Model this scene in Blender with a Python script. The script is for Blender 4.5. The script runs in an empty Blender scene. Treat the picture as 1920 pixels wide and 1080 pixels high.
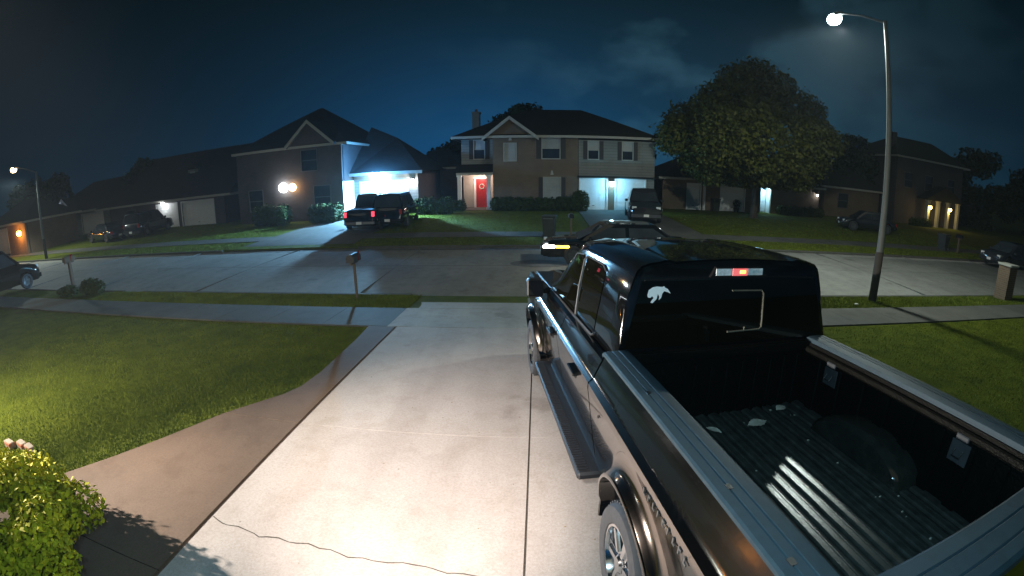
import bpy, math, random
import numpy as np
from mathutils import Matrix, Vector
S = bpy.context.scene
COL = S.collection
R = math.radians
SL = math.tan(R(3.0))          # fall of the home plot towards the street
CAMH = 2.6

# ------------------------------------------------------------------ camera
# wide-angle porch camera: real lens model (theta as a function of image radius)
F_PX, K3, PITCH, ROLL, YAW = 850.469, -0.0260896, 0.2584715, 0.00839994, 0.0541536
cd = bpy.data.cameras.new('camera'); cam = bpy.data.objects.new('camera', cd); COL.objects.link(cam)
cd.type = 'PANO'; cd.sensor_fit = 'HORIZONTAL'; cd.sensor_width = 36.0
def setpano(host):
    host.panorama_type = 'FISHEYE_LENS_POLYNOMIAL'
    fm = F_PX * 36.0 / 1920.0
    host.fisheye_fov = R(180)
    host.fisheye_polynomial_k0 = 0.0
    host.fisheye_polynomial_k1 = -1.0 / fm
    host.fisheye_polynomial_k2 = 0.0
    host.fisheye_polynomial_k3 = -K3 / fm ** 3
    host.fisheye_polynomial_k4 = 0.0
setpano(cd if hasattr(cd, 'fisheye_polynomial_k1') else cd.cycles)
cd.clip_start = 0.02; cd.clip_end = 2000
def rotm():
    c, s = math.cos(ROLL), math.sin(ROLL); rr = Matrix(((c, 0, s), (0, 1, 0), (-s, 0, c)))
    c, s = math.cos(PITCH), math.sin(PITCH); rp = Matrix(((1, 0, 0), (0, c, s), (0, -s, c)))
    c, s = math.cos(YAW), math.sin(YAW); ry = Matrix(((c, -s, 0), (s, c, 0), (0, 0, 1)))
    return ry @ rp @ rr @ Matrix(((1, 0, 0), (0, 0, -1), (0, 1, 0)))
cam.matrix_world = Matrix.Translation((0, 0, CAMH)) @ rotm().to_4x4()
S.camera = cam
S.view_settings.view_transform = 'Standard'; S.view_settings.look = 'None'
S.view_settings.exposure = 0.0; S.view_settings.gamma = 1.0
S.cycles.max_bounces = 5; S.cycles.sample_clamp_indirect = 4.0; S.cycles.use_denoising = True
S.cycles.caustics_reflective = False; S.cycles.caustics_refractive = False

# ------------------------------------------------------------------ night sky
w = bpy.data.worlds.new('World'); S.world = w; w.use_nodes = True
nt = w.node_tree; N = nt.nodes; L = nt.links; N.clear()
def nd(t, **k):
    n = N.new(t)
    for a, b in k.items(): setattr(n, a, b)
    return n
def mth(op, a, b=None, c=None, clamp=False):
    n = nd('ShaderNodeMath', operation=op); n.use_clamp = clamp
    for i, v in enumerate((a, b, c)):
        if v is None: continue
        if isinstance(v, (int, float)): n.inputs[i].default_value = v
        else: L.new(v, n.inputs[i])
    return n.outputs[0]
tc = nd('ShaderNodeTexCoord'); sx = nd('ShaderNodeSeparateXYZ'); L.new(tc.outputs['Generated'], sx.inputs[0])
X, Y, Z = sx.outputs
rmp = nd('ShaderNodeValToRGB'); cr = rmp.color_ramp
SKY = [(0.0, (.005, .042, .085, 1)), (.2, (.0055, .027, .050, 1)), (.42, (.0026, .0095, .0125, 1)), (1.0, (.0015, .005, .006, 1))]
cr.elements[0].position = 0; cr.elements[0].color = SKY[0][1]; cr.elements[1].position = 1; cr.elements[1].color = SKY[3][1]
for p, c in SKY[1:3]: cr.elements.new(p).color = c
L.new(Z, rmp.inputs[0])
# blue lens glare put into the sky colour low over the rooftops opposite, darker away to the sides
ax = mth('SUBTRACT', X, -.22); gl = mth('MULTIPLY', ax, ax); gl = mth('MULTIPLY', gl, -8.0); gl = mth('EXPONENT', gl)
zz = mth('MULTIPLY', Z, Z); zz = mth('MULTIPLY', zz, -22.0); zz = mth('EXPONENT', zz); gl = mth('MULTIPLY', gl, zz)
gc = nd('ShaderNodeMix', data_type='RGBA', blend_type='ADD'); L.new(gl, gc.inputs[0])
L.new(rmp.outputs[0], gc.inputs[6]); gc.inputs[7].default_value = (.0, .030, .105, 1)
xx = mth('SUBTRACT', X, .10); xx = mth('MULTIPLY', xx, xx); xx = mth('MULTIPLY', xx, -2.3); side = mth('EXPONENT', xx)
side = mth('MULTIPLY_ADD', side, .85, .15)
# clouds
mp = nd('ShaderNodeMapping'); mp.inputs['Scale'].default_value = (1, 1, 1.9); mp.inputs['Location'].default_value = (.37, .1, .2); L.new(tc.outputs['Generated'], mp.inputs[0])
nz = nd('ShaderNodeTexNoise'); nz.inputs['Scale'].default_value = 3.6; nz.inputs['Detail'].default_value = 7; nz.inputs['Roughness'].default_value = .52; L.new(mp.outputs[0], nz.inputs['Vector'])
cl = nd('ShaderNodeMapRange'); cl.inputs[1].default_value = .44; cl.inputs[2].default_value = .56; L.new(nz.outputs[0], cl.inputs[0])
cx = mth('SUBTRACT', X, .40); cx = mth('MULTIPLY', cx, cx); cx = mth('MULTIPLY', cx, -6.5); cx = mth('EXPONENT', cx)
cl2 = mth('MULTIPLY', cl.outputs[0], cx)
cc = nd('ShaderNodeMix', data_type='RGBA', blend_type='ADD'); L.new(cl2, cc.inputs[0]); L.new(gc.outputs[2], cc.inputs[6]); cc.inputs[7].default_value = (.015, .038, .050, 1)
vm = nd('ShaderNodeVectorMath', operation='SCALE'); L.new(cc.outputs[2], vm.inputs[0]); L.new(side, vm.inputs['Scale'])
bg = nd('ShaderNodeBackground'); L.new(vm.outputs[0], bg.inputs[0]); bg.inputs[1].default_value = 1.0
wo = nd('ShaderNodeOutputWorld'); L.new(bg.outputs[0], wo.inputs[0])

sd_ = bpy.data.lights.new('fill sun', 'SUN'); sd_.energy = .085; sd_.angle = R(40); sd_.color = (1.0, .98, .72)  # soft weak fill added to lift lawns and dark areas
so = bpy.data.objects.new('fill sun', sd_); COL.objects.link(so); so.rotation_euler = (R(38), R(-14), 0)

# ------------------------------------------------------------------ helpers
def rng(seed): return np.random.default_rng(seed)
class MB:
    def __init__(s): s.v = []; s.f = []
    def add(s, vs, fs, M=None):
        b = len(s.v)
        s.v += [tuple(M @ Vector(v)) if M is not None else tuple(v) for v in vs]
        s.f += [tuple(b + i for i in f) for f in fs]; return s
    def box(s, x0, x1, y0, y1, z0, z1, M=None, bev=0.0):
        if bev > 0:
            b = bev; pts = []
            for z, k in ((z0, b), (z0 + b, 0), (z1 - b, 0), (z1, b)):
                pts += [(x0 + k, y0 + b * (k == 0) , z), (x1 - k, y0 + b * (k == 0), z)] if False else []
                r = [(x0 + b, y0 + k), (x1 - b, y0 + k), (x1 - k, y0 + b), (x1 - k, y1 - b), (x1 - b, y1 - k), (x0 + b, y1 - k), (x0 + k, y1 - b), (x0 + k, y0 + b)]
                pts += [(a, c, z) for a, c in r]
            fs = [tuple(range(7, -1, -1)), tuple(range(24, 32))]
            for j in range(3):
                for i in range(8): fs.append((j * 8 + i, j * 8 + (i + 1) % 8, j * 8 + 8 + (i + 1) % 8, j * 8 + 8 + i))
            return s.add(pts, fs, M)
        v = [(x0, y0, z0), (x1, y0, z0), (x1, y1, z0), (x0, y1, z0), (x0, y0, z1), (x1, y0, z1), (x1, y1, z1), (x0, y1, z1)]
        return s.add(v, [(0, 3, 2, 1), (4, 5, 6, 7), (0, 1, 5, 4), (1, 2, 6, 5), (2, 3, 7, 6), (3, 0, 4, 7)], M)
    def tube(s, pts, r, n=8, M=None, cap=True, closed=False):
        pts = [Vector(p) for p in pts]; rs = r if isinstance(r, (list, tuple)) else [r] * len(pts)
        vs = []; up = None
        for i, p in enumerate(pts):
            a = pts[i - 1] if (i > 0 or closed) else p; b = pts[(i + 1) % len(pts)] if (i < len(pts) - 1 or closed) else p
            t = (b - a).normalized()
            if up is None: up = Vector((0, 0, 1)) if abs(t.z) < .9 else Vector((1, 0, 0))
            u = (up - t * up.dot(t)); 
            if u.length < 1e-4: u = t.orthogonal()
            u.normalize(); up = u; v = t.cross(u)
            vs += [tuple(p + (u * math.cos(2 * math.pi * k / n) + v * math.sin(2 * math.pi * k / n)) * rs[i]) for k in range(n)]
        fs = []; m = len(pts)
        for i in range(m if closed else m - 1):
            j = (i + 1) % m
            for k in range(n): fs.append((i * n + k, i * n + (k + 1) % n, j * n + (k + 1) % n, j * n + k))
        if cap and not closed: fs += [tuple(range(n - 1, -1, -1)), tuple((m - 1) * n + k for k in range(n))]
        return s.add(vs, fs, M)
    def grid(s, P, M=None, closeu=False):
        nu, nv = len(P), len(P[0]); vs = [p for row in P for p in row]; fs = []
        for i in range(nu if closeu else nu - 1):
            j = (i + 1) % nu
            for k in range(nv - 1): fs.append((i * nv + k, j * nv + k, j * nv + k + 1, i * nv + k + 1))
        return s.add(vs, fs, M)
    def lathe(s, prof, n=24, M=None):   # prof: (radius, axial) around x axis
        P = [[(a, r * math.cos(2 * math.pi * k / n), r * math.sin(2 * math.pi * k / n)) for r, a in prof] for k in range(n)]
        return s.grid(P, M, closeu=True)
    def prism(s, poly, axis, a, b, M=None):   # poly 2D extruded along axis
        n = len(poly)
        def pt(q, d):
            return {'x': (d, q[0], q[1]), 'y': (q[0], d, q[1]), 'z': (q[0], q[1], d)}[axis]
        vs = [pt(q, a) for q in poly] + [pt(q, b) for q in poly]
        fs = [tuple(range(n - 1, -1, -1)), tuple(range(n, 2 * n))] + [(i, (i + 1) % n, n + (i + 1) % n, n + i) for i in range(n)]
        return s.add(vs, fs, M)
    def ball(s, c, r, n=10, sc=(1, 1, 1)):
        P = []
        for i in range(n):
            a = 2 * math.pi * i / n
            P.append([(c[0] + r * sc[0] * math.sin(b) * math.cos(a), c[1] + r * sc[1] * math.sin(b) * math.sin(a), c[2] + r * sc[2] * math.cos(b)) for b in [math.pi * j / 8 for j in range(9)]])
        return s.grid(P, closeu=True)
    def build(s, name, mat, parent=None, smooth=False, ang=35):
        me = bpy.data.meshes.new(name); me.from_pydata(s.v, [], s.f); me.validate(); me.update()
        if mat: me.materials.append(mat)
        o = bpy.data.objects.new(name, me); COL.objects.link(o)
        import bmesh
        bm = bmesh.new(); bm.from_mesh(me)
        if smooth: bmesh.ops.remove_doubles(bm, verts=bm.verts, dist=1e-5)
        bmesh.ops.recalc_face_normals(bm, faces=bm.faces)
        if smooth:
            for f in bm.faces: f.smooth = True
            for e in bm.edges:
                if len(e.link_faces) == 2 and e.calc_face_angle(0) > R(ang): e.smooth = False
        bm.to_mesh(me); bm.free()
        if parent: o.parent = parent
        return o
def tag(o, label, cat, group=None):
    o['label'] = label; o['category'] = cat
    if group: o['group'] = group
    return o
def struct(o, kind='structure'): o['kind'] = kind; return o
def thing(name, label, cat, loc=(0, 0, 0), rz=0.0, group=None, M=None):
    o = bpy.data.objects.new(name, None); COL.objects.link(o); o.empty_display_size = .2
    if M is not None: o.matrix_world = M
    else: o.location = loc; o.rotation_euler = (0, 0, rz)
    return tag(o, label, cat, group)
def dup(root, loc, rz, label, group=None):
    m = {}
    def cp(o, par):
        c = o.copy(); COL.objects.link(c); c.parent = par
        for ch in list(o.children): cp(ch, c)
        return c
    c = cp(root, None); c.location = loc; c.rotation_euler = (0, 0, rz); c['label'] = label
    if group: c['group'] = group
    return c

# ------------------------------------------------------------------ materials
def mat(name, col, rough=.6, metal=0.0, var=.25, scale=4.0, col2=None, bump=0.0, bscale=None, coat=0.0, spec=.5, detail=6, vec=None):
    m = bpy.data.materials.new(name); m.use_nodes = True; t = m.node_tree; b = t.nodes['Principled BSDF']
    b.inputs['Roughness'].default_value = rough; b.inputs['Metallic'].default_value = metal
    b.inputs['Specular IOR Level'].default_value = spec; b.inputs['Coat Weight'].default_value = coat
    c = t.nodes.new('ShaderNodeTexCoord'); mp = t.nodes.new('ShaderNodeMapping'); t.links.new(c.outputs['Object'], mp.inputs[0])
    if vec: mp.inputs['Scale'].default_value = vec
    n = t.nodes.new('ShaderNodeTexNoise'); n.inputs['Scale'].default_value = scale; n.inputs['Detail'].default_value = detail; n.inputs['Roughness'].default_value = .6
    t.links.new(mp.outputs[0], n.inputs['Vector'])
    r = t.nodes.new('ShaderNodeValToRGB'); r.color_ramp.elements[0].position = .32; r.color_ramp.elements[1].position = .68
    c2 = col2 or tuple(min(1, x * (1 + var)) for x in col); c1 = col if col2 else tuple(x * (1 - var) for x in col)
    r.color_ramp.elements[0].color = (*c1, 1); r.color_ramp.elements[1].color = (*c2, 1)
    t.links.new(n.outputs[0], r.inputs[0]); t.links.new(r.outputs[0], b.inputs['Base Color'])
    if bump > 0:
        n2 = t.nodes.new('ShaderNodeTexNoise'); n2.inputs['Scale'].default_value = bscale or scale * 8; n2.inputs['Detail'].default_value = 4
        t.links.new(mp.outputs[0], n2.inputs['Vector'])
        bp = t.nodes.new('ShaderNodeBump'); bp.inputs['Strength'].default_value = bump; bp.inputs['Distance'].default_value = .02
        t.links.new(n2.outputs[0], bp.inputs['Height']); t.links.new(bp.outputs[0], b.inputs['Normal'])
    return m
def brick(name, c1, c2, mortar, sc=1.0, bw=.22, rh=.075, ms=.012, rough=.85, rot=True):
    m = bpy.data.materials.new(name); m.use_nodes = True; t = m.node_tree; b = t.nodes['Principled BSDF']; b.inputs['Roughness'].default_value = rough
    c = t.nodes.new('ShaderNodeTexCoord'); sp = t.nodes.new('ShaderNodeSeparateXYZ'); cb = t.nodes.new('ShaderNodeCombineXYZ'); ad = t.nodes.new('ShaderNodeMath'); ad.operation = 'ADD'
    t.links.new(c.outputs['Object'], sp.inputs[0]); t.links.new(sp.outputs[0], ad.inputs[0]); t.links.new(sp.outputs[1], ad.inputs[1])
    t.links.new(ad.outputs[0], cb.inputs[0]); t.links.new(sp.outputs[2], cb.inputs[1])
    k = t.nodes.new('ShaderNodeTexBrick'); k.inputs['Scale'].default_value = sc; k.inputs['Brick Width'].default_value = bw; k.inputs['Row Height'].default_value = rh; k.inputs['Mortar Size'].default_value = ms
    k.inputs['Color1'].default_value = (*c1, 1); k.inputs['Color2'].default_value = (*c2, 1); k.inputs['Mortar'].default_value = (*mortar, 1)
    t.links.new(cb.outputs[0], k.inputs['Vector']); 
    n = t.nodes.new('ShaderNodeTexNoise'); n.inputs['Scale'].default_value = .9; n.inputs['Detail'].default_value = 5; t.links.new(c.outputs['Object'], n.inputs['Vector'])
    mr = t.nodes.new('ShaderNodeMapRange'); mr.inputs[3].default_value = .6; mr.inputs[4].default_value = 1.25; t.links.new(n.outputs[0], mr.inputs[0])
    mx = t.nodes.new('ShaderNodeVectorMath'); mx.operation = 'SCALE'; t.links.new(k.outputs[0], mx.inputs[0]); t.links.new(mr.outputs[0], mx.inputs['Scale'])
    t.links.new(mx.outputs[0], b.inputs['Base Color'])
    bp = t.nodes.new('ShaderNodeBump'); bp.inputs['Strength'].default_value = .4; bp.inputs['Distance'].default_value = .01; bp.invert = True
    t.links.new(k.outputs['Fac'], bp.inputs['Height']); t.links.new(bp.outputs[0], b.inputs['Normal'])
    return m
def emit(name, col, st):
    m = bpy.data.materials.new(name); m.use_nodes = True; t = m.node_tree; b = t.nodes['Principled BSDF']
    b.inputs['Base Color'].default_value = (.5, .5, .5, 1); b.inputs['Emission Color'].default_value = (*col, 1); b.inputs['Emission Strength'].default_value = st
    return m
def concrete(name, base, dark, stain, rough=.85):
    m = bpy.data.materials.new(name); m.use_nodes = True; t = m.node_tree; b = t.nodes['Principled BSDF']; b.inputs['Roughness'].default_value = rough
    b.inputs['Specular IOR Level'].default_value = .3
    c = t.nodes.new('ShaderNodeTexCoord')
    def noise(s, d=6, r=.6):
        n = t.nodes.new('ShaderNodeTexNoise'); n.inputs['Scale'].default_value = s; n.inputs['Detail'].default_value = d; n.inputs['Roughness'].default_value = r
        t.links.new(c.outputs['Object'], n.inputs['Vector']); return n.outputs[0]
    def ramp(src, p0, c0, p1, c1):
        r = t.nodes.new('ShaderNodeValToRGB'); r.color_ramp.elements[0].position = p0; r.color_ramp.elements[1].position = p1
        r.color_ramp.elements[0].color = (*c0, 1); r.color_ramp.elements[1].color = (*c1, 1); t.links.new(src, r.inputs[0]); return r.outputs[0]
    def mul(a, bb, f=1.0):
        x = t.nodes.new('ShaderNodeMix'); x.data_type = 'RGBA'; x.blend_type = 'MULTIPLY'; x.inputs[0].default_value = f
        t.links.new(a, x.inputs[6]); t.links.new(bb, x.inputs[7]); return x.outputs[2]
    a = ramp(noise(.55), .35, dark, .62, base)
    a = mul(a, ramp(noise(3.3, 8, .65), .36, stain, .5, (1, 1, 1)), .7)
    a = mul(a, ramp(noise(45, 3), .3, (.78, .77, .75), .6, (1, 1, 1)), .8)
    a = mul(a, ramp(noise(210, 2), .3, (.7, .7, .7), .55, (1, 1, 1)), .6)
    st_ = t.nodes.new('ShaderNodeMapping'); st_.inputs['Scale'].default_value = (1.5, .22, 1); t.links.new(c.outputs['Object'], st_.inputs[0])
    sn = t.nodes.new('ShaderNodeTexNoise'); sn.inputs['Scale'].default_value = 1.7; sn.inputs['Detail'].default_value = 7; t.links.new(st_.outputs[0], sn.inputs['Vector'])
    a = mul(a, ramp(sn.outputs[0], .40, (.80, .78, .76), .58, (1, 1, 1)), .4)
    n9 = noise(1.1, 3, .5); a = mul(a, ramp(n9, .27, (.62, .58, .55), .33, (1, 1, 1)), .6)
    # sparse dark specks and spots
    v = t.nodes.new('ShaderNodeTexVoronoi'); v.inputs['Scale'].default_value = 2.3; t.links.new(c.outputs['Object'], v.inputs['Vector'])
    a = mul(a, ramp(v.outputs['Distance'], .012, (.35, .32, .3), .03, (1, 1, 1)), .8)
    t.links.new(a, b.inputs['Base Color'])
    bp = t.nodes.new('ShaderNodeBump'); bp.inputs['Strength'].default_value = .35; bp.inputs['Distance'].default_value = .006
    t.links.new(noise(120, 4), bp.inputs['Height']); t.links.new(bp.outputs[0], b.inputs['Normal'])
    return m
def shingle(name, c1, c2): return brick(name, c1, c2, tuple(x * .5 for x in c1), bw=.35, rh=.16, ms=.01, rough=.9)

M_ = {}
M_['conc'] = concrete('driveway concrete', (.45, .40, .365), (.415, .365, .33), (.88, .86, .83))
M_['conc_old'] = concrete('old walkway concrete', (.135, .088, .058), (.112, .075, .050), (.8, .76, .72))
M_['conc_mid'] = concrete('crossing concrete', (.44, .41, .36), (.36, .335, .30), (.8, .78, .75))
M_['walk'] = concrete('sidewalk concrete', (.115, .11, .095), (.08, .078, .068), (.8, .78, .75))
M_['road'] = concrete('road concrete', (.25, .245, .22), (.20, .195, .178), (.75, .74, .72))
M_['joint'] = mat('joint wood', (.17, .10, .07), .9, var=.4, scale=20)
M_['jointd'] = mat('joint dirt', (.07, .058, .045), .95, var=.5, scale=40)
M_['grass'] = mat('lawn', (.05, .065, .003), .95, scale=2.2, col2=(.10, .115, .008), bump=.8, bscale=60, spec=.1)
M_['blade'] = mat('grass blades', (.085, .115, .010), .8, scale=1.6, col2=(.17, .20, .022), spec=.15)
M_['soil'] = mat('soil', (.05, .035, .02), .95, scale=9, var=.5, bump=.6)
M_['bark'] = mat('bark', (.07, .055, .04), .9, scale=6, var=.5, bump=.8, vec=(1, 1, .25))
M_['leaf'] = mat('tree leaves', (.042, .050, .007), .6, scale=1.1, col2=(.11, .112, .014), spec=.25)
M_['leafd'] = mat('dark leaves', (.02, .035, .008), .7, scale=1.5, col2=(.04, .06, .012), spec=.2)
M_['bush'] = mat('bush leaves', (.17, .17, .005), .75, scale=9, col2=(.50, .46, .02), spec=.08)
M_['hedge'] = mat('hedge leaves', (.03, .045, .01), .7, scale=3, col2=(.06, .085, .02), spec=.2)
M_['brickC'] = brick('brown brick', (.19, .115, .065), (.15, .09, .055), (.20, .16, .11))
M_['brickB'] = brick('dark brick', (.09, .07, .066), (.065, .05, .048), (.10, .09, .085))
M_['brickR'] = brick('red brick edging', (.42, .15, .08), (.33, .11, .06), (.3, .25, .2))
M_['siding'] = brick('pale lap siding', (.25, .245, .21), (.235, .23, .20), (.14, .14, .12), bw=6, rh=.2, ms=.012)
M_['roof'] = shingle('brown roof shingles', (.022, .020, .012), (.015, .013, .008))
M_['roofB'] = shingle('grey roof shingles', (.025, .026, .024), (.018, .018, .018))
M_['trim'] = mat('painted trim', (.42, .40, .34), .6, var=.06, scale=3)
M_['white'] = mat('white paint', (.8, .79, .76), .5, var=.04, scale=3)
M_['gdoor'] = brick('garage door panels', (.72, .73, .72), (.70, .71, .70), (.42, .42, .42), bw=1.2, rh=.52, ms=.015, rough=.5)
M_['shut'] = mat('dark shutters', (.025, .02, .018), .6)
M_['red'] = mat('red door paint', (.36, .012, .014), .45, var=.12)
M_['blind'] = brick('window blinds', (.45, .47, .45), (.42, .44, .42), (.18, .19, .18), bw=4, rh=.05, ms=.006, rough=.4)
M_['wglass'] = mat('dark window glass', (.03, .035, .04), .05, var=.3, scale=1.2)
M_['black'] = mat('black gloss paint', (.003, .003, .003), .08, var=.15, scale=30, coat=1.0)
M_['side'] = mat('black door paint', (.21, .18, .16), .14, metal=1.0, var=.05, scale=60, coat=.8, bump=.008, bscale=300)
M_['glass'] = mat('tinted glass', (.0035, .003, .001), .015, var=.2, scale=2)
M_['rubber'] = mat('tyre rubber', (.035, .036, .04), .75, var=.25, scale=20)
M_['chrome'] = mat('chrome', (.75, .75, .77), .12, metal=1.0, var=.05)
M_['alu'] = mat('brushed trim', (.15, .15, .15), .35, metal=.7, var=.08)
M_['rail'] = mat('textured rail cap', (.026, .047, .060), .6, spec=.3, var=.12, scale=18, bump=.15, bscale=300)
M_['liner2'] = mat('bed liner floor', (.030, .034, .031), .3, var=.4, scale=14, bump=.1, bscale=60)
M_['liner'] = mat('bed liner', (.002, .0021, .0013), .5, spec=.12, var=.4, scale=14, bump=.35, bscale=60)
M_['plastic'] = mat('black plastic', (.007, .007, .007), .45, var=.2, scale=20, bump=.1)
M_['step'] = mat('step plastic', (.010, .011, .014), .6, var=.15, scale=20)
M_['lens'] = mat('clear lamp lens', (.75, .8, .8), .1, var=.3, scale=30)
M_['redlens'] = mat('red lens', (.35, .01, .008), .2, var=.2, scale=20)
M_['sticker'] = mat('white decal', (.95, .95, .93), .4, var=.02)
M_['trimd'] = mat('dim painted trim', (.12, .115, .11), .6, var=.1)
M_['steel'] = mat('galvanised pole', (.13, .145, .13), .6, metal=.1, var=.15, scale=3)
M_['bin'] = mat('bin plastic', (.03, .035, .03), .5)
M_['paper'] = mat('dry leaf litter', (.45, .44, .38), .8, var=.2, scale=30)
M_['carpaint'] = mat('dark car paint', (.02, .022, .025), .18, var=.15, scale=20, coat=.8)
M_['carpaint2'] = mat('black suv paint', (.03, .03, .032), .2, var=.15, scale=20, coat=.8)
M_['wood'] = mat('weathered post', (.13, .10, .07), .85, scale=6, var=.3, vec=(1, 1, .2))
E_ = {}
def E(n, c, s): E_[n] = emit(n, c, s)
E('lamp_cool', (.85, .95, 1.0), 30); E('lamp_blue', (.45, .80, 1.0), 60); E('lamp_warm', (1.0, .62, .28), 26); E('lamp_yellow', (1.0, .68, .18), 9)
E('lamp_orange', (1.0, .42, .06), 14); E('brake', (1.0, .02, .004), .75); E('brake_hot', (1.0, .30, .03), 5.0); E('tail', (1.0, .02, .08), 1.3); E('head', (1.0, .93, .78), 14); E('amber', (1.0, .55, .05), 6)
E('dim', (.8, .85, .8), 1.0)

def light(name, loc, power, col, kind='POINT', size=.08, aim=None, angle=120, blend=.6, label=None):
    d = bpy.data.lights.new(name, kind); d.energy = power; d.color = col; d.shadow_soft_size = size
    o = bpy.data.objects.new(name, d); COL.objects.link(o); o.location = loc
    if kind == 'SPOT':
        d.spot_size = R(angle); d.spot_blend = blend
        o.rotation_euler = (Vector(aim) - Vector(loc)).to_track_quat('-Z', 'Y').to_euler()
    return o

# ------------------------------------------------------------------ ground
def own(y): return -SL * y
YC = 11.3            # near kerb
def gz(x, y):
    if y < -4: return own(-4)
    if y <= YC: return own(y) - .025
    if y < 19.25: return -.76
    if y < 31: return -.585 + (y - 19.25) / 11.75 * .42
    return -.165
def terrain():
    ys = [-60, -20, -4, 0, 2, 4, 6, 8, 10, YC, YC + .02, 15, 19.24, 19.26, 21, 23, 25, 27, 29, 31, 40, 60, 120, 400, 900]
    xs = [-900, -300, -120, -60, -40, -30, -20, -10, -5, 0, 5, 10, 20, 30, 40, 60, 120, 300, 900]
    m = MB(); m.grid([[(x, y, gz(x, y)) for y in ys] for x in xs]); return struct(m.build('ground', M_['grass']))
terrain()
def strip(name, x0, x1, y0, y1, zf, th, matl, nx=1, ny=6, gap=None):
    m = MB(); ys = [y0 + (y1 - y0) * i / ny for i in range(ny + 1)]
    top = [[(x, y, zf(y)) for y in ys] for x in (x0, x1)]
    m.grid(top)
    m.grid([[(x0, y, zf(y)) for y in ys], [(x0, y, zf(y) - th) for y in ys]]); m.grid([[(x1, y, zf(y) - th) for y in ys], [(x1, y, zf(y)) for y in ys]])
    m.grid([[(x0, y0, zf(y0)), (x0, y0, zf(y0) - th)], [(x1, y0, zf(y0)), (x1, y0, zf(y0) - th)]]); m.grid([[(x0, y1, zf(y1) - th), (x0, y1, zf(y1))], [(x1, y1, zf(y1) - th), (x1, y1, zf(y1))]])
    return m
RZ = -.68
struct(strip('road', -300, 300, YC + .15, 19.1, lambda y: RZ + .05 * math.sin(math.pi * (y - YC) / 7.9), .06, M_['road'], ny=16).build('road', M_['road'], smooth=True))
def kerb(segs, y0, y1, ztop, name):
    m = MB()
    for a, b in segs: m.box(a, b, y0, y1, RZ - .1, ztop, bev=.02)
    return struct(m.build(name, M_['walk']))
kerb([(-300, -14.6), (-13.5, -3.3), (5.9, 300)], YC, YC + .15, own(YC) + .0, 'kerb')
kerb([(-300, -15.8), (-8.0, 2.4), (9.2, 300)], 19.1, 19.25, -.575, 'kerb')
# road slab joints
m = MB()
for k in range(-12, 13): m.box(k * 6.1 + 1.2, k * 6.1 + 1.214, YC + .2, 19.05, RZ - .02, RZ + .0545)
M_['tar'] = mat('tar seam', (.12, .115, .10), .9)
jl = m.build('road_joint', M_['tar']); struct(jl)
m = MB(); m.box(-280, 280, 15.19, 15.215, RZ - .02, RZ + .0535); struct(m.build('road_joint', M_['tar']))
# near driveway: slabs with real gaps over joint material
XA, XB, XR = -2.8, -.05, 2.72
up = lambda y: own(y) + .012
def slabpoly(m, poly, th=.1, zf=up):
    n = len(poly); vs = [(x, y, zf(y)) for x, y in poly] + [(x, y, zf(y) - th) for x, y in poly]
    m.add(vs, [tuple(range(n)), tuple(range(2 * n - 1, n - 1, -1))] + [(i, n + i, n + (i + 1) % n, (i + 1) % n) for i in range(n)])
m = MB(); g = .006
for a, b in ((XA + .020, XB - .009), (XB + .009, XR)):
    for y0, y1 in ((-1, 4.22), (4.22, 8.33)):
        slabpoly(m, [(a, y0 + g * .6), (b, y0 + g * .6), (b, y1 - g * .6), (a, y1 - g * .6)])
struct(m.build('driveway', M_['conc']))
m = MB(); m.grid([[(x, y, own(y) - .014) for y in (-1, 8.36)] for x in (XA - .05, XA + .06)]); struct(m.build('driveway_joint', M_['joint']))
m = MB(); m.grid([[(x, y, own(y) - .019) for y in (-1, 8.36)] for x in (XA + .06, XR - .03)]); struct(m.build('driveway_joint', M_['jointd']))
# sidewalk panels
m = MB()
x = -60.0
while x < 60:
    x1 = x + 1.5
    if x1 < -2.7 or x > 5.2: slabpoly(m, [(x + .006, 8.36), (x1 - .006, 8.36), (x1 - .006, 9.84), (x + .006, 9.84)])
    x = x1
struct(m.build('sidewalk', M_['walk']))
# apron dropping to the street
def zap(y):
    if y < 9.86: return up(y)
    t = (y - 9.86) / (YC + .15 - 9.86); return up(9.86) * (1 - t) + (RZ + .012) * t
def apron(xs0, xs1, fl, y0=9.86, y1=YC + .16, n=8):
    m = MB(); P = []
    for i in range(n + 1):
        t = i / n; y = y0 + (y1 - y0) * t; f = fl * t ** 2
        P.append([(xs0 - f, y, zap(y)), ((xs0 + xs1) / 2, y, zap(y)), (xs1 + f, y, zap(y))])
    m.grid(P); m.grid([[(p[0][0], p[0][1], p[0][2]) for p in P], [(p[0][0], p[0][1], p[0][2] - .15) for p in P]]); m.grid([[p[2] for p in P], [(p[2][0], p[2][1], p[2][2] - .15) for p in P]])
    return m
m = MB()
for a, b in ((-3.0, -.06), (-.04, 2.7), (2.72, 5.3)): slabpoly(m, [(a, 8.35), (b, 8.35), (b, 9.85), (a, 9.85)])
struct(m.build('crossing', M_['conc_mid']))
struct(apron(-2.72, 5.3, .6).build('driveway_apron', M_['conc_mid']))
struct(apron(-14.6 + .3, -13.5 - .3, .25).build('neighbour_apron', M_['walk'])) if False else None
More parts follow.
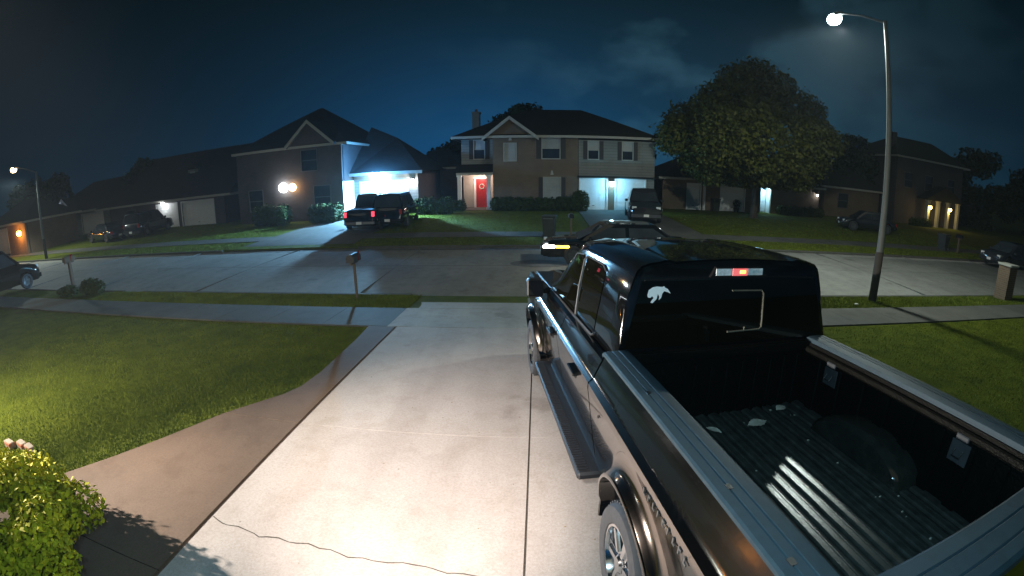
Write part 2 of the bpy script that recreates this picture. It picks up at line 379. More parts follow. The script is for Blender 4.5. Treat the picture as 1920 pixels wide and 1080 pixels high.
# flared walkway left of the drive
wl = [(-3.40, 8.33), (-3.33, 7.5), (-3.30, 6.6), (-3.28, 5.79), (-3.33, 5.25), (-3.45, 4.95), (-3.66, 4.66), (-3.98, 4.2), (-4.38, 3.35), (-4.73, 2.71), (-5.02, 2.25), (-5.3, 1.7), (-5.5, .9), (-5.5, -1), (-2.825, -1)]
def clipy(poly, y, keep_above):
    out = []
    for (a, b), (c, d) in zip(poly, poly[1:] + poly[:1]):
        ia = (b >= y) == keep_above; ib = (d >= y) == keep_above
        if ia: out.append((a, b))
        if ia != ib: t = (y - b) / (d - b); out.append((a + (c - a) * t, y))
    return out
wl.append((-2.825, 8.33))
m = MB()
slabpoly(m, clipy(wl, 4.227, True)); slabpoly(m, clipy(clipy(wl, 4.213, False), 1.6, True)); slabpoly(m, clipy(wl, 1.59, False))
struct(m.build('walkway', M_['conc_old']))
# hairline crack across the near slab
rnd = random.Random(4); m = MB(); px, py = XA + .03, 2.36; pts = [(px, py)]
while px < XB - .1:
    px += rnd.uniform(.05, .12); py += rnd.uniform(-.035, .03); pts.append((px, py))
m.grid([[(a, b - .004 - rnd.random() * .004, up(b) + .0015), (a, b + .004 + rnd.random() * .004, up(b) + .0015)] for a, b in pts])
struct(m.build('driveway_crack', M_['jointd']))
g = rng(31); m = MB()
for k in range(90):
    x, y = g.uniform(-2.7, 2.6), g.uniform(1.6, 8.2); q = g.uniform(.004, .013); a = g.uniform(0, 3.1)
    m.add([(x + q * math.cos(a + b), y + q * .6 * math.sin(a + b), up(y) + (.002 if b else .007)) for b in (0, 1.6, 3.1, 4.7)], [(0, 1, 2, 3)])
o = m.build('grit', mat('grit', (.10, .08, .05), .9, col2=(.35, .28, .16), scale=3)); struct(o, 'stuff')
# far side: sidewalk and driveways
gf = lambda y: gz(0, y) + .03
m = MB(); x = -60.
while x < 60: slabpoly(m, [(x + .006, 21.2), (x + 1.494, 21.2), (x + 1.494, 22.5), (x + .006, 22.5)], zf=gf); x += 1.5
struct(m.build('sidewalk', M_['walk']))
def fardrive(x0a, x1a, x0b, x1b, yb, name='driveway'):
    m = MB(); P = []
    for i in range(13):
        t = i / 12; y = 19.1 + (yb - 19.1) * t; z = gz(0, max(y, 19.3)) + .042; 
        if y < 20.4: z = (RZ + .015) + (gz(0, 20.4) + .042 - RZ - .015) * (y - 19.1) / 1.3
        fl = .5 * max(0, 1 - (y - 19.1) / 1.4) ** 2
        P.append([(x0a + (x0b - x0a) * t - fl, y, z), ((x0a + (x0b - x0a) * t + x1a + (x1b - x1a) * t) / 2, y, z), (x1a + (x1b - x1a) * t + fl, y, z)])
    m.grid(P); m.grid([[p[0] for p in P], [(p[0][0], p[0][1], p[0][2] - .12) for p in P]]); m.grid([[p[2] for p in P], [(p[2][0], p[2][1], p[2][2] - .12) for p in P]])
    return struct(m.build(name, M_['walk']))
fardrive(-15.0, -8.6, -13.3, -8.5, 31.6); fardrive(2.9, 8.7, 2.9, 8.4, 33)
# dark oval laid flat on the street
m = MB(); c = (.1, 15.55); prof = []
P = [[(c[0], c[1], RZ + .058), (c[0] + 1.0 * math.cos(a), c[1] + .62 * math.sin(a), RZ + .056)] for a in [2 * math.pi * k / 40 for k in range(40)]]
m.grid(P, closeu=True); struct(m.build('road_oval', mat('dark oval', (.09, .09, .085), .9, scale=12, bump=.3)))

# ------------------------------------------------------------------ foliage
def leaves(name, pts, nrm, size, matl, parent=None, seed=0, aspect=1.7, jitter=.8):
    g = rng(seed); n = len(pts)
    d = nrm + g.normal(0, jitter, (n, 3)); d /= np.linalg.norm(d, axis=1)[:, None] + 1e-9
    a = np.cross(d, g.normal(0, 1, (n, 3))); a /= np.linalg.norm(a, axis=1)[:, None] + 1e-9
    b = np.cross(d, a); s = size * g.uniform(.6, 1.35, (n, 1))
    p0 = pts - a * s * .5 * aspect; p2 = pts + a * s * .5 * aspect; p1 = pts + b * s * .5 + d * s * .12; p3 = pts - b * s * .5 + d * s * .12
    V = np.stack([p0, p1, p2, p3], 1).reshape(-1, 3)
    me = bpy.data.meshes.new(name); me.vertices.add(4 * n); me.vertices.foreach_set('co', V.ravel().astype(np.float32))
    me.loops.add(4 * n); me.loops.foreach_set('vertex_index', np.arange(4 * n, dtype=np.int32))
    me.polygons.add(n); me.polygons.foreach_set('loop_start', np.arange(0, 4 * n, 4, dtype=np.int32)); me.update(); me.validate()
    me.materials.append(matl); o = bpy.data.objects.new(name, me); COL.objects.link(o)
    if parent: o.parent = parent
    return o
def clump_points(clumps, n, seed, shell=.55):
    g = rng(seed); w = np.array([c[3] * c[4] * c[5] for c in clumps]) ** (2 / 3); w = w / w.sum()
    idx = g.choice(len(clumps), n, p=w); C = np.array(clumps)[idx]
    d = g.normal(0, 1, (n, 3)); d /= np.linalg.norm(d, axis=1)[:, None]
    r = shell + (1 - shell) * g.random((n, 1)) ** .6; r *= 1 + .10 * g.normal(0, 1, (n, 1))
    return C[:, :3] + d * r * C[:, 3:6], d
def tree(label, loc, crown_c, crown_r, nl, leaf, clr, trunk_r, seed, group=None, matl=None, zmin=None, ncl=46, fork=None, shape=1.0):
    t = thing('tree', label, 'tree', loc, group=group); g = random.Random(seed)
    cl = []
    for i in range(ncl):
        while True:
            a, b, c = g.uniform(-1, 1), g.uniform(-1, 1), g.uniform(-1, 1); q = math.sqrt(a * a + b * b + c * c)
            if q < 1: break
        k = max(q, .62 + .3 * g.random()) / (q + 1e-6) if q > .25 else 1
        a, b, c = a * k, b * k, c * k
        wz = 1.0 - shape * .45 * max(0, c) - .12 * max(0, -c)
        r = g.uniform(*clr)
        cl.append((crown_c[0] + a * wz * crown_r[0], crown_c[1] + b * wz * crown_r[1], crown_c[2] + c * crown_r[2], r, r, r * .8))
    P, Nn = clump_points(cl, nl, seed)
    if zmin is not None: keep = P[:, 2] > zmin + .5 * np.sin(P[:, 0] * 2.1) ; P, Nn = P[keep], Nn[keep]
    leaves('crown', P, Nn * .5 + np.array([0, 0, .4]), leaf, matl or M_['leaf'], t, seed)
    m = MB(); f = fork or crown_c[2] * .35
    m.tube([(0, 0, -.15), (.0, 0, .12), (.06, .0, f * .5), (0.02, 0, f)], [trunk_r * 1.5, trunk_r * 1.05, trunk_r * .9, trunk_r * .85], 10)
    for i in range(8):
        c = cl[g.randrange(len(cl))]; p = Vector((.02, 0, f - .1)); q = Vector(c[:3])
        mid = p.lerp(q, .45) + Vector((g.uniform(-.3, .3), g.uniform(-.3, .3), .35))
        m.tube([p, mid, q], [trunk_r * .55, trunk_r * .32, trunk_r * .1], 6)
    m.build('trunk', M_['bark'], t, smooth=True); return t
def shrub(name, label, cat, loc, cl, n, leaf, matl, seed, group=None, stems=True):
    t = thing(name, label, cat, loc, group=group)
    P, Nn = clump_points(cl, n, seed, .7); k = P[:, 2] > -.02; P, Nn = P[k], Nn[k]
    leaves('foliage', P, Nn + np.array([0, 0, .3]), leaf, matl, t, seed)
    if stems:
        m = MB(); g = random.Random(seed)
        for i in range(7):
            c = g.choice(cl); m.tube([(c[0] * .3, c[1] * .3, -.06), (c[0] * .7, c[1] * .7, c[2] * .5), (c[0], c[1], c[2])], [.03, .02, .008], 5)
        m.build('stem', M_['bark'], t)
    return t
# lawn blades (stuff)
def blades(name, n, sampler, h, wdt, seed, matl):
    g = rng(seed); x, y, z = sampler(g, n); n = len(x)
    a = g.uniform(0, 2 * np.pi, n); hh = h * g.uniform(.5, 1.3, n); ww = wdt * g.uniform(.6, 1.3, n)
    dx, dy = np.cos(a) * ww, np.sin(a) * ww; lx, ly = g.normal(0, .45, n) * hh, g.normal(0, .45, n) * hh
    V = np.stack([np.stack([x - dx, y - dy, z], 1), np.stack([x + dx, y + dy, z], 1), np.stack([x + lx, y + ly, z + hh], 1)], 1).reshape(-1, 3)
    me = bpy.data.meshes.new(name); me.vertices.add(3 * n); me.vertices.foreach_set('co', V.ravel().astype(np.float32))
    me.loops.add(3 * n); me.loops.foreach_set('vertex_index', np.arange(3 * n, dtype=np.int32)); me.polygons.add(n)
    me.polygons.foreach_set('loop_start', np.arange(0, 3 * n, 3, dtype=np.int32)); me.update(); me.validate(); me.materials.append(matl)
    o = bpy.data.objects.new(name, me); COL.objects.link(o); o['kind'] = 'stuff'; return o
WLX = sorted([(y, x) for x, y in wl[:14]])
def lawnL(g, n):
    y = 1.5 + 6.8 * g.random(n) ** 1.0; xe = np.interp(y, [q[0] for q in WLX], [q[1] for q in WLX]) - .01
    x = xe - np.abs(g.exponential(2.6, n)); k = x > -16; x, y = x[k], y[k]; return x, y, -SL * y - .03
def lawnR(g, n):
    x = 2.8 + 14 * g.random(n); y = 2.0 + 6.3 * g.random(n); return x, y, -SL * y - .03
def verge(g, n):
    y = 9.88 + (YC - 9.9) * g.random(n); x = np.where(g.random(n) < .5, -3.0 - 12 * g.random(n), 5.9 + 14 * g.random(n)); k = ~((x > -4) & (x < -3.05) & (y > 11.0) & False); return x[k], y[k], -SL * y[k] - .03
def farlawn(g, n):
    x = -30 + 62 * g.random(n); y = 19.3 + 11 * g.random(n) ** 1.3
    k = ~((y > 21.15) & (y < 22.55)) & ~((x > -15.1) & (x < -8.4)) & ~((x > 2.6) & (x < 8.9)); x, y = x[k], y[k]
    return x, y, -.585 + (y - 19.25) / 11.75 * .42 - .01
blades('lawn_grass', 150000, lawnL, .034, .005, 1, M_['blade']); blades('lawn_grass', 70000, lawnR, .036, .006, 2, M_['blade'])
blades('verge_grass', 60000, verge, .06, .008, 3, M_['blade']); blades('far_lawn_grass', 70000, farlawn, .07, .014, 4, M_['blade'])
#SPLIT
# ------------------------------------------------------------------ the big pickup in the driveway
TM = Matrix.Rotation(-R(3), 4, 'X') @ Matrix.Rotation(R(8), 4, 'Z') @ Matrix.Translation((1.93, 0, 0)) @ Matrix.Diagonal((1.03, 1, 1, 1))
truck = thing('pickup_truck', 'black crew cab pickup truck with open empty bed backed along the lit driveway', 'pickup truck', M=TM)
YW0, YW1, RW, RA = 1.84, 6.05, .415, .57          # axle positions, tyre and arch radius
def hx(z):
    return float(np.interp(z, [.40, .55, .75, 1.0, 1.17, 1.215, 1.25, 1.36, 1.45, 1.49], [.93, .99, 1.025, 1.06, 1.085, 1.085, 1.05, 1.00, .957, .95]))
def flare(y, z):
    f = 0
    for yc in (YW0, YW1):
        d = math.hypot(y - yc, z - .42)
        f = max(f, .070 * math.exp(-((d - RA) / .09) ** 2) * min(1, max(0, (1.26 - z) / .14)) + .028 * math.exp(-((d - RA - .02) / .03) ** 2) * (z < 1.15))
    return f
def side_panel(y0, y1, ztop, zlow, sgn, nz=26, cut=True, dent=None):
    ys = list(np.arange(y0, y1, .035)) + [y1]
    for yc in (YW0, YW1):
        if cut and y0 < yc + RA and y1 > yc - RA: ys += [yc + RA * math.cos(a) for a in np.linspace(0, math.pi, 41)]
    ys = sorted(y for y in set(round(float(q), 4) for q in ys) if y0 <= y <= y1); P = []
    for y in ys:
        lo = zlow(y) if callable(zlow) else zlow
        if cut:
            for yc in (YW0, YW1):
                if abs(y - yc) < RA: lo = max(lo, .42 + math.sqrt(RA ** 2 - (y - yc) ** 2))
        zs = sorted(set([lo + (ztop - lo) * i / nz for i in range(nz + 1)] + [z for z in (1.17, 1.215, 1.25) if lo < z < ztop]))
        zs = np.interp(np.linspace(0, 1, nz + 4), np.linspace(0, 1, len(zs)), zs)
        row = [(sgn * (hx(z) + flare(y, z)), y, float(z)) for z in zs]
        row = [(sgn * (hx(lo) + flare(y, lo) - .06), y, lo + .012)] + row + [(sgn * (hx(ztop) - .05), y, ztop + .004)]
        P.append(row)
    # returned edges at both ends
    P = [[(p[0] - sgn * .04, p[1], p[2]) for p in P[0]]] + P + [[(p[0] - sgn * .04, p[1], p[2]) for p in P[-1]]]
    m = MB(); m.grid(P); return m
for sgn in (-1, 1):
    side_panel(.30, 2.90, 1.455, .56, sgn).build('bed_side', M_['side'], truck, smooth=True, ang=28)
    d = side_panel(2.925, 4.22, 1.39, .56, sgn, cut=False).build('door', M_['side'], truck, smooth=True, ang=28)
    d2 = side_panel(4.24, 5.42, 1.39, .56, sgn, cut=False).build('door', M_['side'], truck, smooth=True, ang=28)
    side_panel(5.44, 7.0, 1.36, .56, sgn).build('fender', M_['side'], truck, smooth=True, ang=28)
    for dd, yh in ((d, 3.40), (d2, 4.52)):
        m = MB(); xs = sgn * (hx(1.13))
        m.box(xs - .004 if sgn > 0 else xs - .045, xs + .045 if sgn > 0 else xs + .004, yh - .12, yh + .12, 1.115, 1.15, bev=.008)
        m.build('handle', M_['black'], dd, smooth=True)
        m = MB(); m.lathe([(0, 0), (.045, 0), (.05, .006), (.03, -.01)], 16, Matrix.Translation((sgn * (hx(1.1) - .0), yh, 1.10))); m.build('handle_cup', M_['plastic'], dd)
# inner shell so nothing shows through the gaps
m = MB(); m.box(-.93, .93, 2.93, 6.98, .62, 1.37, bev=.03); m.box(-.88, .88, .38, 2.92, .60, .80); m.box(-.96, .96, 6.9, 7.12, .5, .95, bev=.05)
m.box(-.45, .45, .3, 7.0, .42, .62)
m.build('chassis', M_['plastic'], truck)
m = MB(); m.grid([[(x, y, 1.36 + .07 * (1 - (x / .95) ** 2) - .05 * ((y - 5.5) / 1.5) ** 2 + .02 * (abs(x) > .45) * (abs(x) < .75)) for x in np.linspace(-.95, .95, 20)] for y in np.linspace(5.45, 7.08, 12)])
m.build('hood', M_['black'], truck, smooth=True)
CX = .08
# cab greenhouse
ST = [(2.86, 2.085, .765), (2.875, 2.11, .795), (2.92, 2.125, .815), (3.1, 2.137, .825), (3.6, 2.145, .825), (4.1, 2.145, .82), (4.5, 2.13, .81), (4.7, 2.10, .80), (4.82, 2.06, .785), (5.1, 1.88, .82), (5.4, 1.66, .87), (5.66, 1.47, .92)]
def cabsec(y):
    a = [s[0] for s in ST]; return float(np.interp(y, a, [s[1] for s in ST])), float(np.interp(y, a, [s[2] for s in ST]))
def sidept(y, t, off=0.0):      # t from 0 (belt) to 1 (roof rail)
    zr, we = cabsec(y); z0, x0 = 1.375, .985; z1, x1 = zr - .115, we + .045
    bow = .02 * math.sin(math.pi * t)
    return (x0 + (x1 - x0) * t + bow + off, y + (z0 + (z1 - z0) * t - 1.4) * (.10 if y < 3.2 else 0) * 0, z0 + (z1 - z0) * t)
def sec(y):
    zr, we = cabsec(y); s = [sidept(y, t) for t in (0, .2, .4, .6, .8, 1)]; r = [(p[0], p[2]) for p in s]
    r += [(we + .022, zr - .065), (we - .012, zr - .03), (we - .07, zr - .010), (we - .15, zr), (we - .19, zr + .012), (we - .23, zr + .012), (we - .27, zr + .001), (we - .45, zr + .010), (0, zr + .022)]
    return r
P = []
for s in ST:
    r = sec(s[0]); lean = lambda z: (z - 1.4) * .09 if s[0] < 2.9 else 0
    if s[0] > 4.75: k = [(a, min(b, s[1])) for a, b in r]; r = k
    P.append([(-a, s[0] + lean(b), b) for a, b in r] + [(a, s[0] + lean(b), b) for a, b in reversed(r[:-1])])
m = MB(); m.grid(P); n0 = len(P[0]); m.f.append(tuple(range(n0)))
m.build('cab', M_['black'], truck, smooth=True, ang=40).location.x = CX
def pane(poly, sgn, off=.004, n=10):   # poly in (y,t); fan grid along t
    # poly given as list of (t, ya, yb)
    m = MB(); P = []
    for i in range(n + 1):
        t = poly[0][0] + (poly[-1][0] - poly[0][0]) * i / n
        ya = float(np.interp(t, [p[0] for p in poly], [p[1] for p in poly])); yb = float(np.interp(t, [p[0] for p in poly], [p[2] for p in poly]))
        P.append([(lambda q: (sgn * q[0], q[1], q[2]))(sidept(ya + (yb - ya) * j / 8, t, off)) for j in range(9)])
    m.grid(P); return m
RWIN = [(.04, 3.50, 4.16), (.5, 3.47, 4.19), (.90, 3.50, 4.24), (.95, 3.56, 4.22)]
FWIN = [(.04, 4.26, 5.50), (.5, 4.28, 5.12), (.95, 4.32, 4.78)]
for sgn in (-1, 1):
    pane(RWIN, sgn).build('side_window', M_['glass'], truck, smooth=True).location.x = CX; pane(FWIN, sgn).build('side_window', M_['glass'], truck, smooth=True).location.x = CX
    S3 = lambda y, t, o=.010: (lambda q: (sgn * q[0], q[1], q[2]))(sidept(y, t, o))
    m = MB(); m.tube([S3(3.44, .09, .016), S3(3.50, .045, .020), S3(4.2, .035, .022), S3(4.7, .035, .022), S3(5.50, .035, .022)], .011, 6)
    m.build('belt_trim', M_['alu'], truck, smooth=True).location.x = CX
    m = MB(); m.tube([S3(4.17, .03), S3(4.2, .5), S3(4.25, .90), S3(4.15, .955), S3(3.6, .955), S3(3.49, .90)], .009, 6)
    m.build('window_trim', M_['alu'], truck, smooth=True).location.x = CX
    m = MB(); m.tube([S3(4.33, .955), S3(4.7, .955), S3(4.84, .90)], .007, 6); m.build('window_trim', M_['alu'], truck, smooth=True).location.x = CX
    m = MB()
    Pz = [[S3(4.215 - .035 + .07 * j + .0, t, .007) for j in (0, 1)] for t in (.03, .5, .95)]; m.grid(Pz); m.build('pillar_cover', M_['plastic'], truck).location.x = CX
    # tow mirror
    mr = MB(); mr.box(sgn * 1.15 - .10, sgn * 1.15 + .10, 5.32, 5.45, 1.32, 1.56, bev=.03)
    o = mr.build('wing_mirror', M_['plastic'], truck, smooth=True)
    a = MB(); a.tube([(sgn * .96, 5.46, 1.40), (sgn * 1.03, 5.42, 1.38), (sgn * 1.12, 5.39, 1.38)], .03, 8); a.build('mirror_arm', M_['black'], o)
    a = MB(); a.box(sgn * 1.15 - .085, sgn * 1.15 + .085, 5.312, 5.32, 1.34, 1.54, bev=.002); a.build('mirror_glass', mat('mirror', (.05, .05, .05), .03, metal=.9) if sgn < 0 else M_['glass'], o)
    # step board
    m = MB(); x0, x1 = sorted((sgn * .95, sgn * 1.15)); m.box(x0, x1, 2.80, 5.36, .40, .47, bev=.02)
    o = m.build('running_board', M_['step'], truck, smooth=True)
    m = MB()
    for k in range(64): m.box(min(sgn * 1.05, sgn * 1.14), max(sgn * 1.05, sgn * 1.14), 2.86 + k * .038, 2.872 + k * .038, .468, .478)
    m.build('tread_ribs', M_['step'], o)
    # rocker
    m = MB(); m.box(min(sgn * .86, sgn * .985), max(sgn * .86, sgn * .985), 2.45, 5.42, .48, .60, bev=.02); m.build('rocker_panel', M_['black'], truck, smooth=True)
    # wheels
    for yw in (YW0, YW1):
        T = Matrix.Translation((sgn * .995, yw, RW)); sg = sgn
        prof = [(.25, -.11), (.30, -.125), (.38, -.12), (.402, -.09), (.41, -.04), (.41, .04), (.402, .09), (.385, .118), (.33, .128), (.275, .118), (.262, .10), (.25, .04)]
        wh = MB(); wh.lathe([(r, sg * a) for r, a in prof], 48, T)
        for k in range(48):
            aa = 2 * math.pi * k / 48; Q = T @ Matrix.Rotation(aa, 4, 'X'); wh.box(-.085, .085, -.012, .012, .405, .417, M=Q)
        wo_ = wh.build('wheel', M_['rubber'], truck, smooth=True)
        rm = MB(); rm.lathe([(.262, sg * .10), (.268, sg * .112), (.25, sg * .112), (.235, sg * .07), (.225, sg * -.05), (.15, sg * -.06), (0, sg * -.06)], 40, T)
        for k in range(6):
            Q = T @ Matrix.Rotation(2 * math.pi * k / 6 + .3, 4, 'X')
            rm.prism([(-.045, .06), (.045, .06), (.062, .235), (-.062, .235)], 'x', sg * .045, sg * .085, M=Q)
            rm.prism([(-.018, .08), (.018, .08), (.02, .235), (-.02, .235)], 'x', sg * .085, sg * .098, M=Q)
        rm.lathe([(0, sg * .11), (.05, sg * .11), (.065, sg * .095), (.075, sg * .05)], 24, T)
        rm.build('rim', M_['chrome'], wo_, smooth=True, ang=30)
        m = MB(); m.tube([(sg * .99 + sg * 0, yw + (RA + .012) * math.cos(a), .42 + (RA + .012) * math.sin(a)) for a in np.linspace(-.1, math.pi + .1, 40)], .001, 4)
        lip = MB(); lp = []
        for a in np.linspace(-.12, math.pi + .12, 60):
            y_, z_ = yw + RA * math.cos(a), .42 + RA * math.sin(a); xo = hx(max(z_, .5)) + flare(y_, z_)
            y2, z2 = yw + (RA + .028) * math.cos(a), .42 + (RA + .028) * math.sin(a); xo2 = hx(max(z2, .5)) + flare(y2, z2)
            lp.append([(sg * (xo - .10), y_, z_), (sg * (xo + .012), y_, z_), (sg * (xo + .018), (y_ + y2) / 2, (z_ + z2) / 2), (sg * (xo2 + .004), y2, z2)])
        lip.grid(lp); lip.build('arch_lip', M_['black'], truck, smooth=True, ang=60)
        li = MB(); li.grid([[(sg * .62, yw + (RA - .004) * math.cos(a), .42 + (RA - .004) * math.sin(a)), (sg * .97, yw + (RA - .004) * math.cos(a), .42 + (RA - .004) * math.sin(a))] for a in np.linspace(0, math.pi, 24)])
        li.build('wheel_liner', M_['plastic'], truck, smooth=True)
    m = MB(); m.prism([(2.40, .36), (2.44, .36), (2.56, .60), (2.44, .62)], 'x', min(sgn * .78, sgn * 1.0), max(sgn * .78, sgn * 1.0)); m.build('mud_flap', M_['rubber'], truck)
    # bed rail cap with grooves
    pr = [(.985, 1.452), (1.008, 1.462), (1.010, 1.484), (.998, 1.492), (.955, 1.496), (.950, 1.490), (.944, 1.496), (.905, 1.498), (.900, 1.491), (.894, 1.498), (.845, 1.497), (.822, 1.489), (.816, 1.47), (.818, 1.43)]
    ysr = [.30, .31, .33, 2.81, 2.835, 2.845]; P = []
    for i, y in enumerate(ysr):
        k = {0: .02, 1: .006, 4: .006, 5: .02}.get(i, 0); P.append([(sgn * a, y, b - k * (b > 1.46)) for a, b in pr])
    m = MB(); m.grid(P); n1 = len(pr); m.f += [tuple(range(n1)), tuple((len(P) - 1) * n1 + q for q in range(n1))]
    o = m.build('rail_cap', M_['rail'], truck, smooth=True, ang=25)
    if sgn < 0:
        for yq in (2.1, 1.16, .7):
            m = MB(); m.box(-.96, -.93, yq - .02, yq + .02, 1.490, 1.4975, bev=.002); m.build('rail_plug', M_['plastic'], o)
# bed interior
m = MB(); m.grid([[(x, y, .90 + (.016 if (int((x + 10) / .0525) % 2) else 0)) for y in (.53, 2.80)] for x in sorted(list(np.arange(-.80, .8, .0525) + .002) + list(np.arange(-.80, .8, .0525) - .008) + [.8])])
m.build('bed_floor', M_['liner2'], truck)
m = MB()
for k in range(15):
    x = -.735 + k * .105; m.box(x - .026, x + .026, .55, 2.77, .89, .922, bev=.008)
m.build('floor_ribs', M_['liner2'], truck)
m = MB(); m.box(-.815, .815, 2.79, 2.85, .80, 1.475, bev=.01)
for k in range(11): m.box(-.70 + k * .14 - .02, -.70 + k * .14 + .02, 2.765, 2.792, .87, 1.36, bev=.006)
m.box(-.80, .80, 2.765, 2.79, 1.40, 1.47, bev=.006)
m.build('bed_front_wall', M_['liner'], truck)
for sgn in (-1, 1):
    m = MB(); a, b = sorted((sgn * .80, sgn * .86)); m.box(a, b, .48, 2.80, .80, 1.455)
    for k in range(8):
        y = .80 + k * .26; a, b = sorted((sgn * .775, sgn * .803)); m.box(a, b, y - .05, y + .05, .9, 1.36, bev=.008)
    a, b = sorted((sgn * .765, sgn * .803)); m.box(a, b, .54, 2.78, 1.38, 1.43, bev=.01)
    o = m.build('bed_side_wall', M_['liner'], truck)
    m = MB(); P = []
    for a in np.linspace(0, math.pi, 25):
        y, z = YW0 + .50 * math.cos(a), .86 + .27 * math.sin(a) ** .8; P.append([(sgn * .80, y, z), (sgn * .60, y, z), (sgn * .565, YW0 + .47 * math.cos(a), .86 + .245 * math.sin(a) ** .8), (sgn * .56, YW0, .86)])
    m.grid(P)
    m.build('wheel_well', mat('gloss liner', (.016, .018, .015), .14, var=.3, scale=9), truck, smooth=True, ang=50)
    for yq, zq in ((2.42, 1.28), (1.12, 1.28)):
        m = MB(); a, b = sorted((sgn * .768, sgn * .776)); m.box(a, b, yq - .075, yq + .075, zq - .07, zq + .07, bev=.002); a, b = sorted((sgn * .750, sgn * .776)); m.box(a, b, yq - .05, yq + .05, zq + .08, zq + .12, bev=.006)
        o = m.build('tie_down_plate', mat('zinc plate', (.045, .05, .055), .55, metal=.2, var=.2, scale=15), truck)
        m = MB(); m.tube([(sgn * .76, yq - .03, zq + .02), (sgn * .735, yq - .03, zq - .02), (sgn * .735, yq + .03, zq - .02), (sgn * .76, yq + .03, zq + .02)], .006, 6); m.build('tie_down_loop', M_['plastic'], o)
# tailgate
m = MB(); m.box(-.985, .985, .30, .50, .62, 1.44, bev=.02); o = m.build('tailgate', M_['side'], truck, smooth=True)
m = MB(); P = []
for x in (-.815, -.80, .80, .815):
    P.append([(x, y, z - (.01 if abs(x) > .81 else 0)) for y, z in ((0.265, 1.42), (0.265, 1.462), (0.285, 1.478), (0.340, 1.480), (0.348, 1.472), (0.356, 1.481), (0.430, 1.483), (0.438, 1.475), (0.446, 1.483), (0.515, 1.480), (0.532, 1.465), (0.532, 1.42))])
m.grid(P); m.build('tailgate_cap', M_['rail'], o, smooth=True, ang=25)
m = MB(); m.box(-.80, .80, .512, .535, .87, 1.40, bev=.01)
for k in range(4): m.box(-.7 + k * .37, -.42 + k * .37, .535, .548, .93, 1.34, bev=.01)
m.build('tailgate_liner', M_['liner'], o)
m = MB(); m.box(-.98, .98, .10, .28, .52, .70, bev=.03); m.build('rear_bumper', M_['chrome'], truck, smooth=True)
for sgn in (-1, 1):
    m = MB(); a, b = sorted((sgn * .86, sgn * 1.0)); m.box(a, b, .275, .33, .95, 1.38, bev=.015); m.build('tail_light', M_['redlens'], truck)
# rear glass with sliding section and defroster frame
def rg(x, z, off=.006): return (x, 2.86 + (z - 1.4) * .09 - off, z)
def rgw(z): return float(np.interp(z, [1.46, 2.0], [.93, .80]))
m = MB(); m.grid([[rg(rgw(z) * s, z) for s in np.linspace(-1, 1, 9)] for z in np.linspace(1.49, 1.985, 6)])
rear = m.build('rear_window', M_['glass'], truck, smooth=True); rear.location.x = CX
m = MB(); m.tube([rg(-.08, 1.575, .012), rg(.22, 1.58, .012), rg(.245, 1.60, .012), rg(.25, 1.87, .012), rg(.23, 1.895, .012), rg(-.05, 1.90, .012)], .007, 6)
m.box(.075, .083, 2.86, 2.872, 1.58, 1.61)
m.build('slider_frame', mat('slider frame', (.10, .095, .07), .6), rear, smooth=True)
m = MB(); m.tube([rg(-.78, 1.99, .008), rg(-.4, 2.002, .008), rg(.4, 2.002, .008), rg(.78, 1.99, .008)], .006, 6); m.build('window_seal', M_['plastic'], rear)
# white animal shaped decal in the top corner
arc = [(-.085, .01), (-.075, .045), (-.045, .065), (-.01, .070), (.03, .066), (.045, .072), (.052, .060), (.075, .05), (.098, .015), (.07, .028), (.045, .034), (.030, .015), (.022, -.015), (.004, -.030), (.008, -.005), (-.004, .015), (-.012, -.02), (-.030, -.038), (-.045, -.052), (-.060, -.045), (-.05, -.03), (-.036, -.014), (-.048, .0), (-.062, -.012), (-.08, -.008)]
m = MB(); c0 = (-.675, 1.875); vs = [rg(c0[0] + a, c0[1] + b, .0085) for a, b in arc]; m.add(vs, [tuple(range(len(vs)))]); m.build('decal', M_['sticker'], rear)
# high brake light
m = MB(); b0 = lambda x, z, o: (x, 2.86 + (z - 1.4) * .09 - o, z)
hs = [(-.26, 2.008), (-.21, 2.085), (.21, 2.085), (.26, 2.008)]
m.add([b0(x, z, .03) for x, z in hs] + [b0(x, z, -.02) for x, z in hs], [(0, 1, 2, 3), (4, 7, 6, 5), (0, 4, 5, 1), (1, 5, 6, 2), (2, 6, 7, 3), (3, 7, 4, 0)])
hb = m.build('high_brake_light', M_['plastic'], truck); hb.location.x = CX
for a, b, k, zz in ((-.215, -.075, 'lens', 0), (.075, .215, 'lens', 0)):
    m = MB(); m.box(a, b, 2.882, 2.89, 2.020, 2.074, bev=.002); m.build('cargo_lamp_lens', M_['lens'], hb)
m = MB(); m.box(-.070, .070, 2.880, 2.89, 2.018, 2.074, bev=.002); m.build('brake_lens', E_['brake'], hb)
m = MB(); m.box(-.005, .050, 2.876, 2.8805, 2.036, 2.060, bev=.002); m.build('brake_bulb', E_['brake_hot'], hb)
# side lettering: nine raised badge characters along the bed side (illegible in the photograph)
rnd = random.Random(3)
for k in range(9):
    y = 1.66 - k * .066; z = 1.145; x = -(hx(z) + flare(y, z) + .003); m = MB(); h2 = .019
    m.box(x - .006, x, y - .006, y + .006, z - h2, z + h2)
    if k % 2 == 0: m.box(x - .006, x, y - .024, y - .006, z - h2, z - h2 + .010)
    if k % 3 == 1: m.box(x - .006, x, y - .024, y - .006, z + h2 - .010, z + h2)
    m.build('badge_letter', M_['alu'], truck)
m = MB(); m.lathe([(0, 0), (.011, 0), (.013, -.004)], 12, Matrix.Translation((-hx(1.08) - .003, 2.62, 1.08))); m.build('badge_dot', M_['plastic'], truck)
